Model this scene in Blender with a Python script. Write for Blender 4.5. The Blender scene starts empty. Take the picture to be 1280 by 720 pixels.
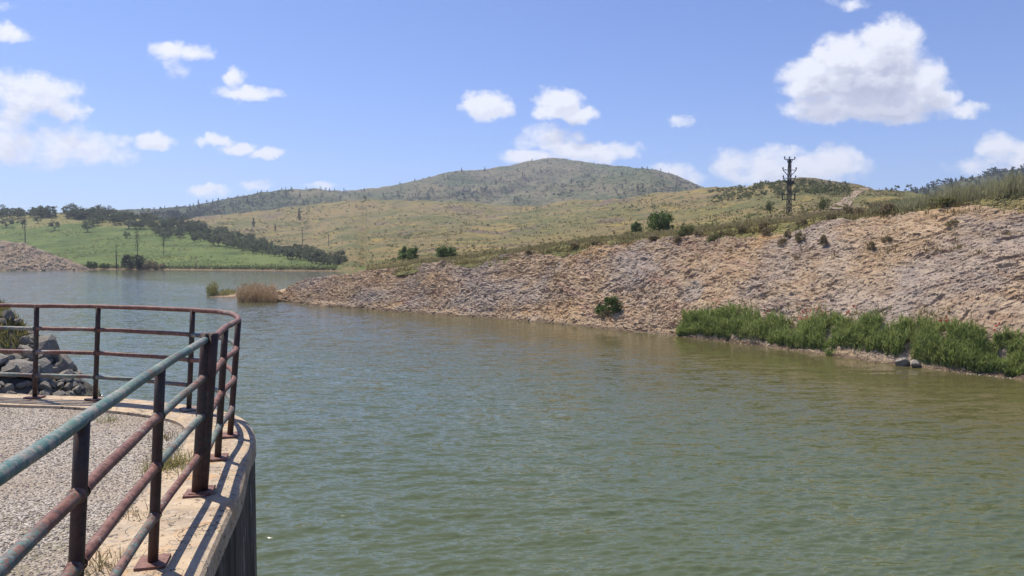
import bpy, math, random
import numpy as np
from mathutils import Vector, Matrix
from mathutils.bvhtree import BVHTree

random.seed(7)
RNG = np.random.default_rng(11)
S = bpy.context.scene
COL = S.collection
R = math.radians

# ------------------------------------------------------------------ camera model
F = 914.0
ZC = 5.65                    # eye above the water
ZS = ZC - 1.65               # paved platform
PITCH = math.atan(41.0 / F)
CP, SP = math.cos(PITCH), math.sin(PITCH)


def P(px, py, d):
    """world point seen at picture position (px, py) at ground distance d"""
    px = np.asarray(px, float); py = np.asarray(py, float); d = np.asarray(d, float)
    ry = F * CP + (360 - py) * SP
    k = d / ry
    return np.stack(np.broadcast_arrays((px - 640) * k, d, ZC + ((360 - py) * CP - F * SP) * k), -1)


def ray(px, py):
    return Vector((px - 640, F * CP + (360 - py) * SP, (360 - py) * CP - F * SP)).normalized()


def py_of(z, d):
    return 319 - F * (np.asarray(z) - ZC) / np.asarray(d)


def poly(pts):
    xs = np.array([p[0] for p in pts], float); ys = np.array([p[1] for p in pts], float)
    return lambda x: np.interp(np.asarray(x, float), xs, ys)


# ------------------------------------------------------------------ numpy noise
_perm = np.random.default_rng(3).permutation(512)
_perm = np.concatenate([_perm, _perm, _perm])
_ga = np.random.default_rng(4).uniform(0, 2 * np.pi, 512)


def _h(i, j):
    return _perm[(_perm[i & 511] + j) & 511]


def pnoise(x, y):
    xi = np.floor(x).astype(int); yi = np.floor(y).astype(int)
    xf = x - xi; yf = y - yi
    u = xf * xf * xf * (xf * (xf * 6 - 15) + 10); v = yf * yf * yf * (yf * (yf * 6 - 15) + 10)

    def g(a, b):
        t = _ga[_h(xi + a, yi + b)]
        return np.cos(t) * (xf - a) + np.sin(t) * (yf - b)
    n0 = g(0, 0) * (1 - u) + g(1, 0) * u
    n1 = g(0, 1) * (1 - u) + g(1, 1) * u
    return (n0 * (1 - v) + n1 * v) * 1.5


def fbm(x, y, o=4, gain=0.5):
    r = 0; a = 1.0
    for k in range(o):
        r = r + a * pnoise(x * 2 ** k + 17.3 * k, y * 2 ** k - 9.1 * k); a *= gain
    return r


def cells(x, y, tilt=0.6):
    """broken-stone relief: every Voronoi cell gets a height and a tilt of its own"""
    xi = np.floor(x).astype(int); yi = np.floor(y).astype(int)
    best = np.full(x.shape, 9e9); sec = best.copy(); hh = np.zeros(x.shape)
    for a in (-1, 0, 1):
        for b in (-1, 0, 1):
            h = _h(xi + a, yi + b)
            r1 = (h * 7919 % 512) / 512.0; r2 = (h * 104729 % 512) / 512.0
            cx = xi + a + 0.1 + 0.8 * r1; cy = yi + b + 0.1 + 0.8 * r2
            dx = x - cx; dy = y - cy
            d = dx * dx + dy * dy
            t1 = (h * 31 % 512) / 256.0 - 1; t2 = (h * 57 % 512) / 256.0 - 1; r3 = (h * 13 % 512) / 512.0
            val = r3 + tilt * (t1 * dx + t2 * dy)
            m = d < best
            sec = np.where(m, best, np.minimum(sec, d))
            hh = np.where(m, val, hh); best = np.where(m, d, best)
    edge = np.clip((np.sqrt(sec) - np.sqrt(best)) / 0.18, 0, 1)
    return hh, edge


# ------------------------------------------------------------------ mesh helpers
def mesh_from(name, v, f, smooth=False):
    """v (n,3), f (m,k) with one k"""
    v = np.asarray(v, np.float32); f = np.asarray(f, np.int32)
    me = bpy.data.meshes.new(name)
    me.vertices.add(len(v)); me.vertices.foreach_set('co', v.ravel())
    k = f.shape[1]
    me.loops.add(f.size); me.loops.foreach_set('vertex_index', f.ravel())
    me.polygons.add(len(f))
    me.polygons.foreach_set('loop_start', np.arange(0, f.size, k, dtype=np.int32))
    me.polygons.foreach_set('use_smooth', np.full(len(f), smooth, dtype=bool))
    me.update(calc_edges=True); me.validate()
    return me


def grid_faces(nr, nc):
    i = np.arange(nr - 1)[:, None] * nc + np.arange(nc - 1)[None, :]
    return np.stack([i, i + 1, i + nc + 1, i + nc], -1).reshape(-1, 4)


def link(name, me, mat=None, parent=None):
    o = bpy.data.objects.new(name, me); COL.objects.link(o)
    if mat is not None and not me.materials:
        me.materials.append(mat)
    if parent is not None:
        o.parent = parent
    return o


def tag(o, label=None, cat=None, group=None, kind=None):
    if label: o['label'] = label
    if cat: o['category'] = cat
    if group: o['group'] = group
    if kind: o['kind'] = kind
    return o


def empty(name, loc, rz=0, scale=1):
    o = bpy.data.objects.new(name, None); COL.objects.link(o)
    o.location = loc; o.rotation_euler = (0, 0, rz)
    o.scale = (scale,) * 3 if not isinstance(scale, tuple) else scale
    o.empty_display_size = 0.2
    return o


def copy_tree(o, parent=None):
    kids = list(o.children)
    c = o.copy(); COL.objects.link(c)
    if parent is not None: c.parent = parent
    for k in kids: copy_tree(k, c)
    return c


class MB:
    """collects quads into one mesh"""
    def __init__(s): s.v = []; s.f = []; s.n = 0

    def add(s, v, f):
        v = np.asarray(v, float); f = np.asarray(f, int)
        s.v.append(v); s.f.append(f + s.n); s.n += len(v)

    def tube(s, pts, rad, seg=8, cap=True):
        pts = [Vector(p) for p in pts]; n = len(pts)
        if not hasattr(rad, '__len__'): rad = [rad] * n
        vs = []; t0 = None; x = None
        for i, p in enumerate(pts):
            t = (pts[min(i + 1, n - 1)] - pts[max(i - 1, 0)]).normalized()
            if x is None:
                x = t.orthogonal().normalized()
            else:
                x = (x - t * x.dot(t)).normalized()
            y = t.cross(x)
            for k in range(seg):
                a = 2 * math.pi * k / seg
                vs.append(p + (x * math.cos(a) + y * math.sin(a)) * rad[i])
        fs = []
        for i in range(n - 1):
            for k in range(seg):
                k2 = (k + 1) % seg
                fs.append((i * seg + k, i * seg + k2, (i + 1) * seg + k2, (i + 1) * seg + k))
        if cap:
            vs.append(pts[0]); vs.append(pts[-1]); c0 = n * seg; c1 = c0 + 1
            for k in range(0, seg, 2):
                fs.append((c0, (k + 2) % seg, k + 1, k)); b = (n - 1) * seg
                fs.append((c1, b + k, b + k + 1, b + (k + 2) % seg))
        s.add([tuple(v) for v in vs], fs)

    def box(s, c, size, rz=0.0, rot=None):
        h = np.array(size) / 2
        q = np.array([(-1, -1, -1), (1, -1, -1), (1, 1, -1), (-1, 1, -1), (-1, -1, 1), (1, -1, 1), (1, 1, 1), (-1, 1, 1)]) * h
        m = np.array(rot if rot is not None else Matrix.Rotation(rz, 3, 'Z'))
        s.add(q @ m.T + np.array(c), [(0, 3, 2, 1), (4, 5, 6, 7), (0, 1, 5, 4), (1, 2, 6, 5), (2, 3, 7, 6), (3, 0, 4, 7)])

    def bar(s, a, b, w):
        a = Vector(a); b = Vector(b); d = b - a
        m = d.to_track_quat('Z', 'Y').to_matrix()
        s.box(((a + b) / 2), (w, w, d.length), rot=m)

    def mesh(s, name, smooth=False):
        return mesh_from(name, np.concatenate(s.v), np.concatenate(s.f), smooth)

    def build(s, name, mat, parent=None, smooth=False):
        return link(name, s.mesh(name, smooth), mat, parent)


# ------------------------------------------------------------------ material helpers
class NT:
    def __init__(s, tree): s.t = tree; s.n = tree.nodes; s.l = tree.links

    def node(s, typ, **kw):
        n = s.n.new(typ)
        for k, v in kw.items():
            if k in ('ins',):
                for a, b in v.items(): s.set(n, a, b)
            else: setattr(n, k, v)
        return n

    def set(s, n, key, val):
        sock = n.inputs[key]
        if isinstance(val, bpy.types.NodeSocket): s.l.new(val, sock)
        elif isinstance(val, (tuple, list)) and len(val) == 3 and sock.type == 'RGBA': sock.default_value = (*val, 1)
        else: sock.default_value = val

    def pos(s):
        return s.node('ShaderNodeNewGeometry').outputs['Position']

    def obj(s):
        return s.node('ShaderNodeTexCoord').outputs['Object']

    def mapping(s, v, scale=(1, 1, 1), rot=(0, 0, 0), loc=(0, 0, 0)):
        return s.node('ShaderNodeMapping', ins={'Vector': v, 'Scale': scale, 'Rotation': rot, 'Location': loc}).outputs[0]

    def noise(s, v, scale, detail=3, rough=0.55, dist=0.0, out='Fac'):
        return s.node('ShaderNodeTexNoise', ins={'Vector': v, 'Scale': scale, 'Detail': detail, 'Roughness': rough, 'Distortion': dist}).outputs[out]

    def voro(s, v, scale, feature='F1', out='Distance', rnd=1.0):
        return s.node('ShaderNodeTexVoronoi', feature=feature, ins={'Vector': v, 'Scale': scale, 'Randomness': rnd}).outputs[out]

    def ramp(s, f, a, b, interp='LINEAR'):
        """map a..b to 0..1"""
        return s.node('ShaderNodeMapRange', interpolation_type='SMOOTHSTEP' if interp == 'S' else 'LINEAR',
                      ins={'Value': f, 'From Min': a, 'From Max': b}).outputs[0]

    def mix(s, f, a, b, mode='MIX'):
        n = s.node('ShaderNodeMix', data_type='RGBA', blend_type=mode)
        s.set(n, 0, f); s.set(n, 6, a); s.set(n, 7, b)
        return n.outputs[2]

    def math(s, op, a, b=0.0, c=None, clamp=False):
        n = s.node('ShaderNodeMath', operation=op, use_clamp=clamp)
        s.set(n, 0, a); s.set(n, 1, b)
        if c is not None: s.set(n, 2, c)
        return n.outputs[0]

    def vmath(s, op, a, b=None, out=0):
        n = s.node('ShaderNodeVectorMath', operation=op)
        s.set(n, 0, a)
        if b is not None: s.set(n, 1, b)
        return n.outputs[out]

    def sep(s, v):
        return s.node('ShaderNodeSeparateXYZ', ins={'Vector': v}).outputs

    def bump(s, h, strength=0.5, dist=0.1, normal=None):
        n = s.node('ShaderNodeBump', ins={'Height': h, 'Strength': strength, 'Distance': dist})
        if normal is not None: s.set(n, 'Normal', normal)
        return n.outputs[0]


def material(name, fn):
    m = bpy.data.materials.new(name); m.use_nodes = True
    t = NT(m.node_tree); t.n.clear()
    out = t.node('ShaderNodeOutputMaterial')
    t.l.new(fn(t), out.inputs['Surface'])
    return m


def bsdf(t, color, rough=0.8, normal=None, spec=0.3, metal=0.0):
    b = t.node('ShaderNodeBsdfPrincipled', ins={'Base Color': color, 'Roughness': rough, 'Metallic': metal, 'Specular IOR Level': spec})
    if normal is not None: t.set(b, 'Normal', normal)
    return b.outputs[0]


def leaf_mat(name, cols, trans=0.3, scale=1.2):
    def fn(t):
        isl = t.node('ShaderNodeNewGeometry').outputs['Random Per Island']
        n = t.noise(t.pos(), scale, 2)
        c = t.mix(t.ramp(n, 0.38, 0.62), cols[0], cols[1])
        c = t.mix(t.ramp(isl, 0.55, 1.0), c, cols[2])
        oi = t.node('ShaderNodeObjectInfo').outputs['Random']
        c = t.mix(t.math('MULTIPLY', oi, 0.45), c, cols[2 if len(cols) < 4 else 3])
        d = bsdf(t, c, 0.6, spec=0.25)
        tr = t.node('ShaderNodeBsdfTranslucent', ins={'Color': c}).outputs[0]
        m = t.node('ShaderNodeMixShader', ins={0: trans}); t.l.new(d, m.inputs[1]); t.l.new(tr, m.inputs[2])
        return m.outputs[0]
    return material(name, fn)


# ---- ground materials
def m_hill(t):
    p = t.pos()
    big = t.noise(p, 0.014, 5, 0.62, 0.8)
    mid = t.noise(t.mapping(p, (1, 1, 2)), 0.06, 5, 0.68)
    fine = t.noise(p, 0.8, 4, 0.75)
    c = t.mix(t.ramp(big, 0.40, 0.60, 'S'), (0.255, 0.195, 0.092), (0.150, 0.150, 0.060))
    c = t.mix(t.ramp(mid, 0.53, 0.66, 'S'), c, (0.320, 0.240, 0.080))
    c = t.mix(t.ramp(t.noise(p, 0.034, 4, 0.62), 0.55, 0.67, 'S'), c, (0.175, 0.125, 0.105))
    c = t.mix(t.ramp(t.noise(p, 0.09, 4, 0.65), 0.55, 0.68, 'S'), c, (0.085, 0.100, 0.042))
    sc = t.math('MULTIPLY', t.ramp(t.voro(p, 0.22), 0.42, 0.20), t.ramp(t.noise(p, 0.02, 3), 0.40, 0.58))
    c = t.mix(t.math('MULTIPLY', sc, 0.7), c, (0.068, 0.076, 0.036))
    c = t.mix(t.math('MULTIPLY', t.ramp(fine, 0.48, 0.68), 0.6), c, (0.085, 0.078, 0.045))
    c = t.mix(t.math('MULTIPLY', t.ramp(t.noise(p, 1.9, 3, 0.7), 0.54, 0.70), 0.6), c, (0.33, 0.265, 0.14))
    h = t.math('ADD', fine, mid)
    return bsdf(t, c, 0.95, t.bump(h, 0.9, 1.5), 0.1)


def m_field(t):
    p = t.pos()
    c = t.mix(t.ramp(t.noise(t.mapping(p, (1, 1, 3)), 0.035, 5, 0.65, 0.6), 0.40, 0.60, 'S'), (0.084, 0.120, 0.034), (0.130, 0.162, 0.048))
    c = t.mix(t.math('MULTIPLY', t.ramp(t.noise(t.mapping(p, (1, 0.6, 1)), 0.09, 4, 0.65), 0.54, 0.68), 0.8), c, (0.043, 0.070, 0.026))
    c = t.mix(t.math('MULTIPLY', t.ramp(t.noise(p, 0.2, 4, 0.7), 0.55, 0.68), 0.7), c, (0.135, 0.150, 0.055))
    z = t.sep(p)[2]
    up = t.math('ADD', t.ramp(z, 17, 31), t.math('MULTIPLY', t.math('SUBTRACT', t.noise(p, 0.04, 4, 0.65), 0.5), 2.2))
    c = t.mix(t.ramp(up, 0.55, 0.85, 'S'), c, (0.200, 0.180, 0.075))
    c = t.mix(t.math('MULTIPLY', t.ramp(t.noise(p, 1.2, 3, 0.75), 0.5, 0.7), 0.7), c, (0.050, 0.072, 0.028))
    mud = t.math('ADD', z, t.math('MULTIPLY', t.noise(p, 0.3, 2), 1.0))
    c = t.mix(t.ramp(mud, 1.3, 0.75), c, (0.20, 0.14, 0.09))
    return bsdf(t, c, 0.95, t.bump(t.noise(p, 0.5, 4, 0.7), 0.9, 0.9), 0.1)


def m_mount(t):
    p = t.pos()
    c = t.mix(t.ramp(t.noise(p, 0.007, 5, 0.65, 0.6), 0.40, 0.60, 'S'), (0.170, 0.145, 0.088), (0.104, 0.116, 0.056))
    c = t.mix(t.ramp(t.noise(p, 0.022, 5, 0.68), 0.54, 0.66, 'S'), c, (0.200, 0.165, 0.100))
    x, y, z = t.sep(p)
    left = t.math('ADD', t.ramp(x, -260, -560), t.math('MULTIPLY', t.math('SUBTRACT', t.noise(p, 0.008, 3), 0.5), 1.2))
    c = t.mix(t.math('MULTIPLY', t.ramp(left, 0.35, 0.65, 'S'), 0.75), c, (0.050, 0.064, 0.032))
    d1 = t.ramp(t.voro(t.mapping(p, (1, 1, 0.6)), 0.075), 0.45, 0.22)
    d1 = t.math('MULTIPLY', d1, t.ramp(t.noise(p, 0.011, 3), 0.36, 0.55))
    c = t.mix(t.math('MULTIPLY', d1, 0.7), c, (0.048, 0.060, 0.028))
    d2 = t.ramp(t.noise(p, 0.16, 3, 0.7), 0.50, 0.62)
    c = t.mix(t.math('MULTIPLY', d2, 0.6), c, (0.062, 0.070, 0.034))
    return bsdf(t, c, 0.95, t.bump(t.noise(p, 0.05, 5, 0.7), 0.9, 9), 0.1)


def m_wood(t):
    p = t.pos()
    c = t.mix(t.ramp(t.voro(p, 0.2), 0.1, 0.6), (0.050, 0.068, 0.032), (0.090, 0.092, 0.052))
    return bsdf(t, c, 0.95, t.bump(t.noise(p, 0.15, 3), 0.7, 3), 0.1)


def m_bank(t):
    p = t.pos()
    bed = t.mapping(p, (1, 1, 1), (0, R(-28), R(35)))
    st = t.mapping(bed, (0.35, 0.35, 1.6))
    n1 = t.noise(p, 0.16, 4, 0.6, 0.4)
    c = t.mix(t.ramp(n1, 0.40, 0.62, 'S'), (0.390, 0.268, 0.158), (0.340, 0.258, 0.180))
    c = t.mix(t.ramp(t.noise(p, 0.11, 3, 0.6, 0.6), 0.48, 0.62, 'S'), c, (0.450, 0.290, 0.135))
    c = t.mix(t.ramp(t.noise(st, 0.6, 4, 0.6), 0.52, 0.66, 'S'), c, (0.375, 0.240, 0.165))
    c = t.mix(t.ramp(t.noise(st, 1.6, 4, 0.7), 0.55, 0.72, 'S'), c, (0.480, 0.360, 0.225))
    c = t.mix(t.math('MULTIPLY', t.ramp(t.noise(p, 0.25, 3), 0.58, 0.70, 'S'), 0.8), c, (0.330, 0.285, 0.230))
    c = t.mix(t.math('MULTIPLY', t.ramp(t.noise(p, 0.07, 4, 0.65), 0.49, 0.58, 'S'), 0.75), c, (0.315, 0.268, 0.225))
    c = t.mix(t.math('MULTIPLY', t.ramp(t.noise(t.mapping(p, (1, 1, 1), (0, 0, 0), (31, 7, 3)), 0.06, 4, 0.65), 0.50, 0.60, 'S'), 0.7), c, (0.430, 0.290, 0.150))
    cell = t.node('ShaderNodeTexVoronoi', ins={'Vector': st, 'Scale': 2.6}).outputs['Color']
    g = t.sep(cell)[0]
    c = t.mix(t.math('MULTIPLY', t.ramp(g, 0.35, 1.0), 0.45), c, (0.52, 0.40, 0.265))
    c = t.mix(t.math('MULTIPLY', t.ramp(g, 0.4, 0.0), 0.5), c, (0.240, 0.160, 0.100))
    z = t.sep(p)[2]
    low = t.math('ADD', z, t.math('MULTIPLY', t.math('SUBTRACT', t.noise(p, 0.6, 3), 0.5), 0.6))
    c = t.mix(t.math('MULTIPLY', t.ramp(low, 0.75, 0.30, 'S'), 0.55), c, (0.45, 0.33, 0.20))
    c = t.mix(t.ramp(low, 0.26, 0.10), c, (0.165, 0.115, 0.072))
    c = t.mix(1.0, c, (0.84, 0.845, 0.90), 'MULTIPLY')
    h = t.math('ADD', t.noise(st, 2.6, 5, 0.7), t.math('MULTIPLY', t.voro(st, 3.2), 0.7))
    h = t.math('ADD', h, t.math('MULTIPLY', t.noise(p, 9.0, 3, 0.7), 0.35))
    return bsdf(t, c, 0.92, t.bump(h, 0.65, 0.12), 0.15)


def m_mound(t):
    p = t.pos()
    c = t.mix(t.ramp(t.noise(p, 0.10, 4, 0.6), 0.4, 0.62), (0.31, 0.225, 0.155), (0.235, 0.195, 0.155))
    c = t.mix(t.math('MULTIPLY', t.ramp(t.noise(p, 0.8, 3, 0.7), 0.52, 0.66), 0.7), c, (0.40, 0.33, 0.25))
    c = t.mix(t.math('MULTIPLY', t.ramp(t.noise(p, 0.55, 3, 0.7), 0.56, 0.68), 0.7), c, (0.12, 0.10, 0.07))
    c = t.mix(t.ramp(t.noise(p, 0.35, 4, 0.7), 0.56, 0.70), c, (0.16, 0.15, 0.085))
    z = t.sep(p)[2]
    c = t.mix(t.ramp(t.math('ADD', z, t.math('MULTIPLY', t.noise(p, 0.3, 3), 4)), 2.6, 1.4), c, (0.12, 0.095, 0.075))
    return bsdf(t, c, 0.95, t.bump(t.noise(p, 0.9, 4, 0.7), 0.9, 0.7), 0.1)


def m_embank(t):
    p = t.pos()
    c = t.mix(t.ramp(t.noise(p, 1.2, 4, 0.6), 0.4, 0.6), (0.17, 0.15, 0.115), (0.09, 0.083, 0.07))
    return bsdf(t, c, 0.95, t.bump(t.noise(p, 4, 4, 0.7), 0.9, 0.2), 0.1)


def m_rock(cols, sc=3.0):
    def fn(t):
        p = t.obj(); oi = t.node('ShaderNodeObjectInfo').outputs['Random']
        isl = t.node('ShaderNodeNewGeometry').outputs['Random Per Island']
        c = t.mix(t.ramp(t.noise(p, sc, 4, 0.65), 0.38, 0.64), cols[0], cols[1])
        c = t.mix(t.ramp(t.noise(p, sc * 3.1, 3), 0.56, 0.70), c, cols[2])
        c = t.mix(t.math('MULTIPLY', t.math('FRACT', t.math('ADD', oi, isl)), 0.4), c, cols[2])
        return bsdf(t, c, 0.9, t.bump(t.noise(p, sc * 5, 4, 0.7), 0.7, 0.05), 0.2)
    return fn


def m_gravel(t):
    p = t.pos()
    c1 = t.node('ShaderNodeTexVoronoi', ins={'Vector': t.vmath('ADD', p, t.vmath('MULTIPLY', t.noise(p, 30, 3, out='Color'), (0.03, 0.03, 0.0))), 'Scale': 62.0})
    g = t.sep(c1.outputs['Color'])
    c = t.mix(g[0], (0.390, 0.330, 0.270), (0.640, 0.575, 0.495))
    c = t.mix(t.ramp(g[1], 0.86, 0.93), c, (0.62, 0.57, 0.51))
    c = t.mix(t.ramp(g[2], 0.72, 0.95), c, (0.15, 0.125, 0.11))
    c = t.mix(t.ramp(c1.outputs['Distance'], 0.48, 0.80), c, (0.150, 0.120, 0.092))
    c = t.mix(t.math('MULTIPLY', t.ramp(t.noise(p, 1.1, 5, 0.7), 0.46, 0.62), 0.62), c, (0.37, 0.300, 0.225))
    c = t.mix(t.math('MULTIPLY', t.ramp(t.noise(p, 1.7, 4, 0.7), 0.58, 0.70), 0.6), c, (0.22, 0.195, 0.11))
    h = t.math('SUBTRACT', 1.0, c1.outputs['Distance'])
    h = t.math('ADD', h, t.math('MULTIPLY', t.noise(p, 14, 3), 0.7))
    return bsdf(t, c, 0.92, t.bump(h, 1.0, 0.022), 0.2)


def m_concrete(t):
    p = t.pos()
    c = t.mix(t.ramp(t.noise(p, 2.2, 5, 0.65), 0.40, 0.62), (0.49, 0.375, 0.250), (0.38, 0.305, 0.225))
    c = t.mix(t.ramp(t.noise(p, 5.5, 4, 0.6, 0.5), 0.55, 0.68), c, (0.48, 0.295, 0.155))
    c = t.mix(t.math('MULTIPLY', t.math('MULTIPLY', t.ramp(t.noise(p, 24, 3, 0.6), 0.54, 0.60), t.ramp(t.noise(p, 4.5, 3), 0.44, 0.58)), 0.9), c, (0.075, 0.062, 0.052))
    c = t.mix(t.ramp(t.noise(p, 70, 2, 0.6), 0.66, 0.70), c, (0.05, 0.043, 0.04))
    c = t.mix(t.math('MULTIPLY', t.ramp(t.noise(p, 3.1, 5, 0.7), 0.50, 0.66), 0.6), c, (0.20, 0.160, 0.125))
    c = t.mix(t.math('MULTIPLY', t.ramp(t.noise(p, 12, 4, 0.7), 0.54, 0.62), 0.5), c, (0.58, 0.50, 0.39))
    cr = t.voro(t.vmath('ADD', p, t.vmath('SCALE', t.noise(p, 5, 3, out='Color'))), 1.3, 'DISTANCE_TO_EDGE')
    c = t.mix(t.ramp(cr, 0.012, 0.004), c, (0.07, 0.058, 0.048))
    h = t.math('ADD', t.noise(p, 40, 4, 0.7), t.math('MULTIPLY', t.noise(p, 6, 4), 1.2))
    return bsdf(t, c, 0.9, t.bump(h, 0.6, 0.012), 0.2)


def m_wall(t):
    p = t.pos()
    st = t.mapping(p, (1, 1, 0.05))
    st = t.vmath('ADD', st, t.vmath('MULTIPLY', t.noise(p, 1.3, 3, out='Color'), (0.25, 0.25, 0.0)))
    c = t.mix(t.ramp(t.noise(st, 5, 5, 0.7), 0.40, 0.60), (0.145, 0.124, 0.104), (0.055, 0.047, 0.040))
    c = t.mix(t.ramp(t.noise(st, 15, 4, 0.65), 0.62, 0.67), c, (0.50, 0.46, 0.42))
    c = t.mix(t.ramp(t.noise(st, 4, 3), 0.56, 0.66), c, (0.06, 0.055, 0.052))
    return bsdf(t, c, 0.95, t.bump(t.noise(p, 18, 4, 0.7), 0.5, 0.015), 0.08)


def m_paint(teal, green, dark=0.0):
    def fn(t):
        p = t.pos()
        n = t.math('ADD', t.math('MULTIPLY', t.noise(p, 2.6, 3, 0.6), 0.45), t.math('MULTIPLY', t.noise(p, 55, 6, 0.8), 0.55)); n2 = t.noise(p, 16, 4, 0.7)
        rust = t.mix(t.ramp(n2, 0.4, 0.62), (0.125, 0.050, 0.034), (0.225, 0.110, 0.085))
        rust = t.mix(t.ramp(t.noise(p, 34, 3), 0.55, 0.68), rust, (0.065, 0.034, 0.026))
        paint = t.mix(t.ramp(t.noise(p, 3.0, 3), 0.42, 0.58), (0.040, 0.125, 0.125), (0.085, 0.165, 0.125))
        paint = t.mix(t.math('MULTIPLY', t.ramp(t.noise(p, 38, 5, 0.8), 0.50, 0.62), 0.8), paint, (0.215, 0.235, 0.215))
        worn = t.mix(t.ramp(n, 0.6 - 0.35 * teal, 0.68 - 0.35 * teal), rust, paint)
        gr = t.ramp(t.math('ADD', t.math('MULTIPLY', t.noise(p, 2.6, 3), 0.5), t.math('MULTIPLY', t.noise(p, 31, 4, 0.75), 0.5)), 0.60 - 0.17 * green, 0.68 - 0.17 * green)
        c = t.mix(gr, worn, (0.27, 0.235, 0.200))
        if dark:
            c = t.mix(dark, c, (0.026, 0.020, 0.016))
        rgh = t.ramp(n2, 0.2, 1.0)
        return bsdf(t, c, t.math('ADD', t.math('MULTIPLY', rgh, 0.35), 0.45), t.bump(n2, 0.35, 0.004), 0.35)
    return fn


def m_water(t):
    p = t.pos()
    x, y, z = t.sep(p)
    # muddy along the right bank, greener in the open
    q = t.math('MULTIPLY_ADD', x, 0.8, t.math('MULTIPLY_ADD', y, 0.6, -39.1))      # metres from the right bank (negative over water)
    near = t.ramp(t.math('ADD', q, t.math('MULTIPLY', t.math('SUBTRACT', t.noise(p, 0.09, 3), 0.5), 14.0)), -17, -3, 'S')
    mud = t.ramp(t.math('ADD', q, t.math('MULTIPLY', t.math('SUBTRACT', t.noise(t.mapping(p, (1, 0.5, 1)), 0.06, 3), 0.5), 16.0)), -25, -3, 'S')
    c = t.mix(mud, (0.078, 0.096, 0.050), (0.088, 0.080, 0.032))
    # ripple slopes: fine wind ripples laid over the mesh waves
    a = t.vmath('SUBTRACT', t.noise(t.mapping(p, (0.38, 1.6, 1), (0, 0, R(10))), 2.1, 3, 0.6, out='Color'), (0.5, 0.5, 0.5))
    b = t.vmath('SUBTRACT', t.noise(t.mapping(p, (0.6, 1.6, 1), (0, 0, R(-8))), 7.0, 2, 0.6, out='Color'), (0.5, 0.5, 0.5))
    gust = t.ramp(t.noise(t.mapping(p, (0.5, 1.2, 1)), 0.035, 3, 0.6), 0.35, 0.65)
    amp = t.math('MULTIPLY', t.math('MULTIPLY_ADD', gust, 0.50, 0.95), t.math('MULTIPLY_ADD', near, -0.82, 1.0))
    sl = t.vmath('ADD', t.vmath('MULTIPLY', a, (0.28, 1.05, 0)), t.vmath('MULTIPLY', b, (0.45, 0.9, 0)))
    vs = t.node('ShaderNodeVectorMath', operation='SCALE'); t.l.new(sl, vs.inputs[0]); t.l.new(amp, vs.inputs['Scale'])
    nrm = t.node('ShaderNodeNewGeometry').outputs['Normal']
    nn = t.vmath('NORMALIZE', t.vmath('ADD', nrm, vs.outputs[0]))
    b = t.node('ShaderNodeBsdfPrincipled', ins={'Base Color': c, 'Roughness': 0.09, 'IOR': 1.333, 'Normal': nn})
    return b.outputs[0]


M = {k: material(k, f) for k, f in dict(
    hill_grass=m_hill, field_grass=m_field, mountain_scrub=m_mount, woodland_floor=m_wood, bank_rock=m_bank,
    shore_earth=m_mound, embankment_earth=m_embank, gravel=m_gravel, concrete=m_concrete, stained_concrete=m_wall,
    teal_paint=m_paint(0.62, 0.62), worn_paint=m_paint(0.42, 0.5), rust_paint=m_paint(0.05, 0.35), dark_rust=m_paint(0.22, 0.15, 0.76),
    water=m_water,
    grey_rock=m_rock([(0.185, 0.165, 0.140), (0.265, 0.240, 0.205), (0.42, 0.385, 0.33)]),
    tan_rock=m_rock([(0.35, 0.27, 0.195), (0.26, 0.205, 0.155), (0.46, 0.39, 0.30)]),
    dark_rock=m_rock([(0.085, 0.075, 0.065), (0.14, 0.12, 0.10), (0.24, 0.20, 0.16)]),
    pale_rock=m_rock([(0.45, 0.40, 0.34), (0.35, 0.30, 0.25), (0.55, 0.50, 0.44)]),
    pebble=m_rock([(0.40, 0.345, 0.29), (0.25, 0.215, 0.185), (0.55, 0.50, 0.45)], 9),
).items()}
M['steel'] = material('dark_steel', lambda t: bsdf(t, t.mix(t.noise(t.pos(), 3, 3), (0.035, 0.035, 0.036), (0.075, 0.070, 0.066)), 0.6))
M['insulator'] = material('insulator_glaze', lambda t: bsdf(t, t.mix(t.noise(t.pos(), 9, 2), (0.035, 0.025, 0.022), (0.06, 0.04, 0.035)), 0.3))
M['bark'] = material('bark', lambda t: bsdf(t, t.mix(t.noise(t.pos(), 6, 3), (0.075, 0.058, 0.042), (0.14, 0.11, 0.085)), 0.9))
M['pole_wood'] = material('grey_wood', lambda t: bsdf(t, t.mix(t.noise(t.pos(), 2, 3), (0.08, 0.07, 0.06), (0.13, 0.115, 0.10)), 0.9))
M['tree_leaf'] = leaf_mat('tree_leaf', [(0.068, 0.086, 0.034), (0.105, 0.125, 0.048), (0.155, 0.168, 0.075), (0.17, 0.18, 0.095)], 0.25, 0.5)
M['olive_leaf'] = leaf_mat('olive_leaf', [(0.115, 0.130, 0.065), (0.16, 0.17, 0.085), (0.21, 0.21, 0.12)], 0.25, 0.5)
M['bush_leaf'] = leaf_mat('bush_leaf', [(0.060, 0.100, 0.026), (0.095, 0.145, 0.036), (0.150, 0.200, 0.060)], 0.3, 1.5)
M['far_leaf'] = leaf_mat('far_leaf', [(0.042, 0.054, 0.022), (0.058, 0.072, 0.028), (0.080, 0.090, 0.036)], 0.2, 0.2)
M['scrub_leaf'] = leaf_mat('scrub_leaf', [(0.105, 0.125, 0.040), (0.145, 0.160, 0.052), (0.200, 0.200, 0.085)], 0.3, 0.5)
M['dry_leaf'] = leaf_mat('dry_leaf', [(0.260, 0.200, 0.120), (0.320, 0.245, 0.150), (0.22, 0.20, 0.10)], 0.25, 1.5)
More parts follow.
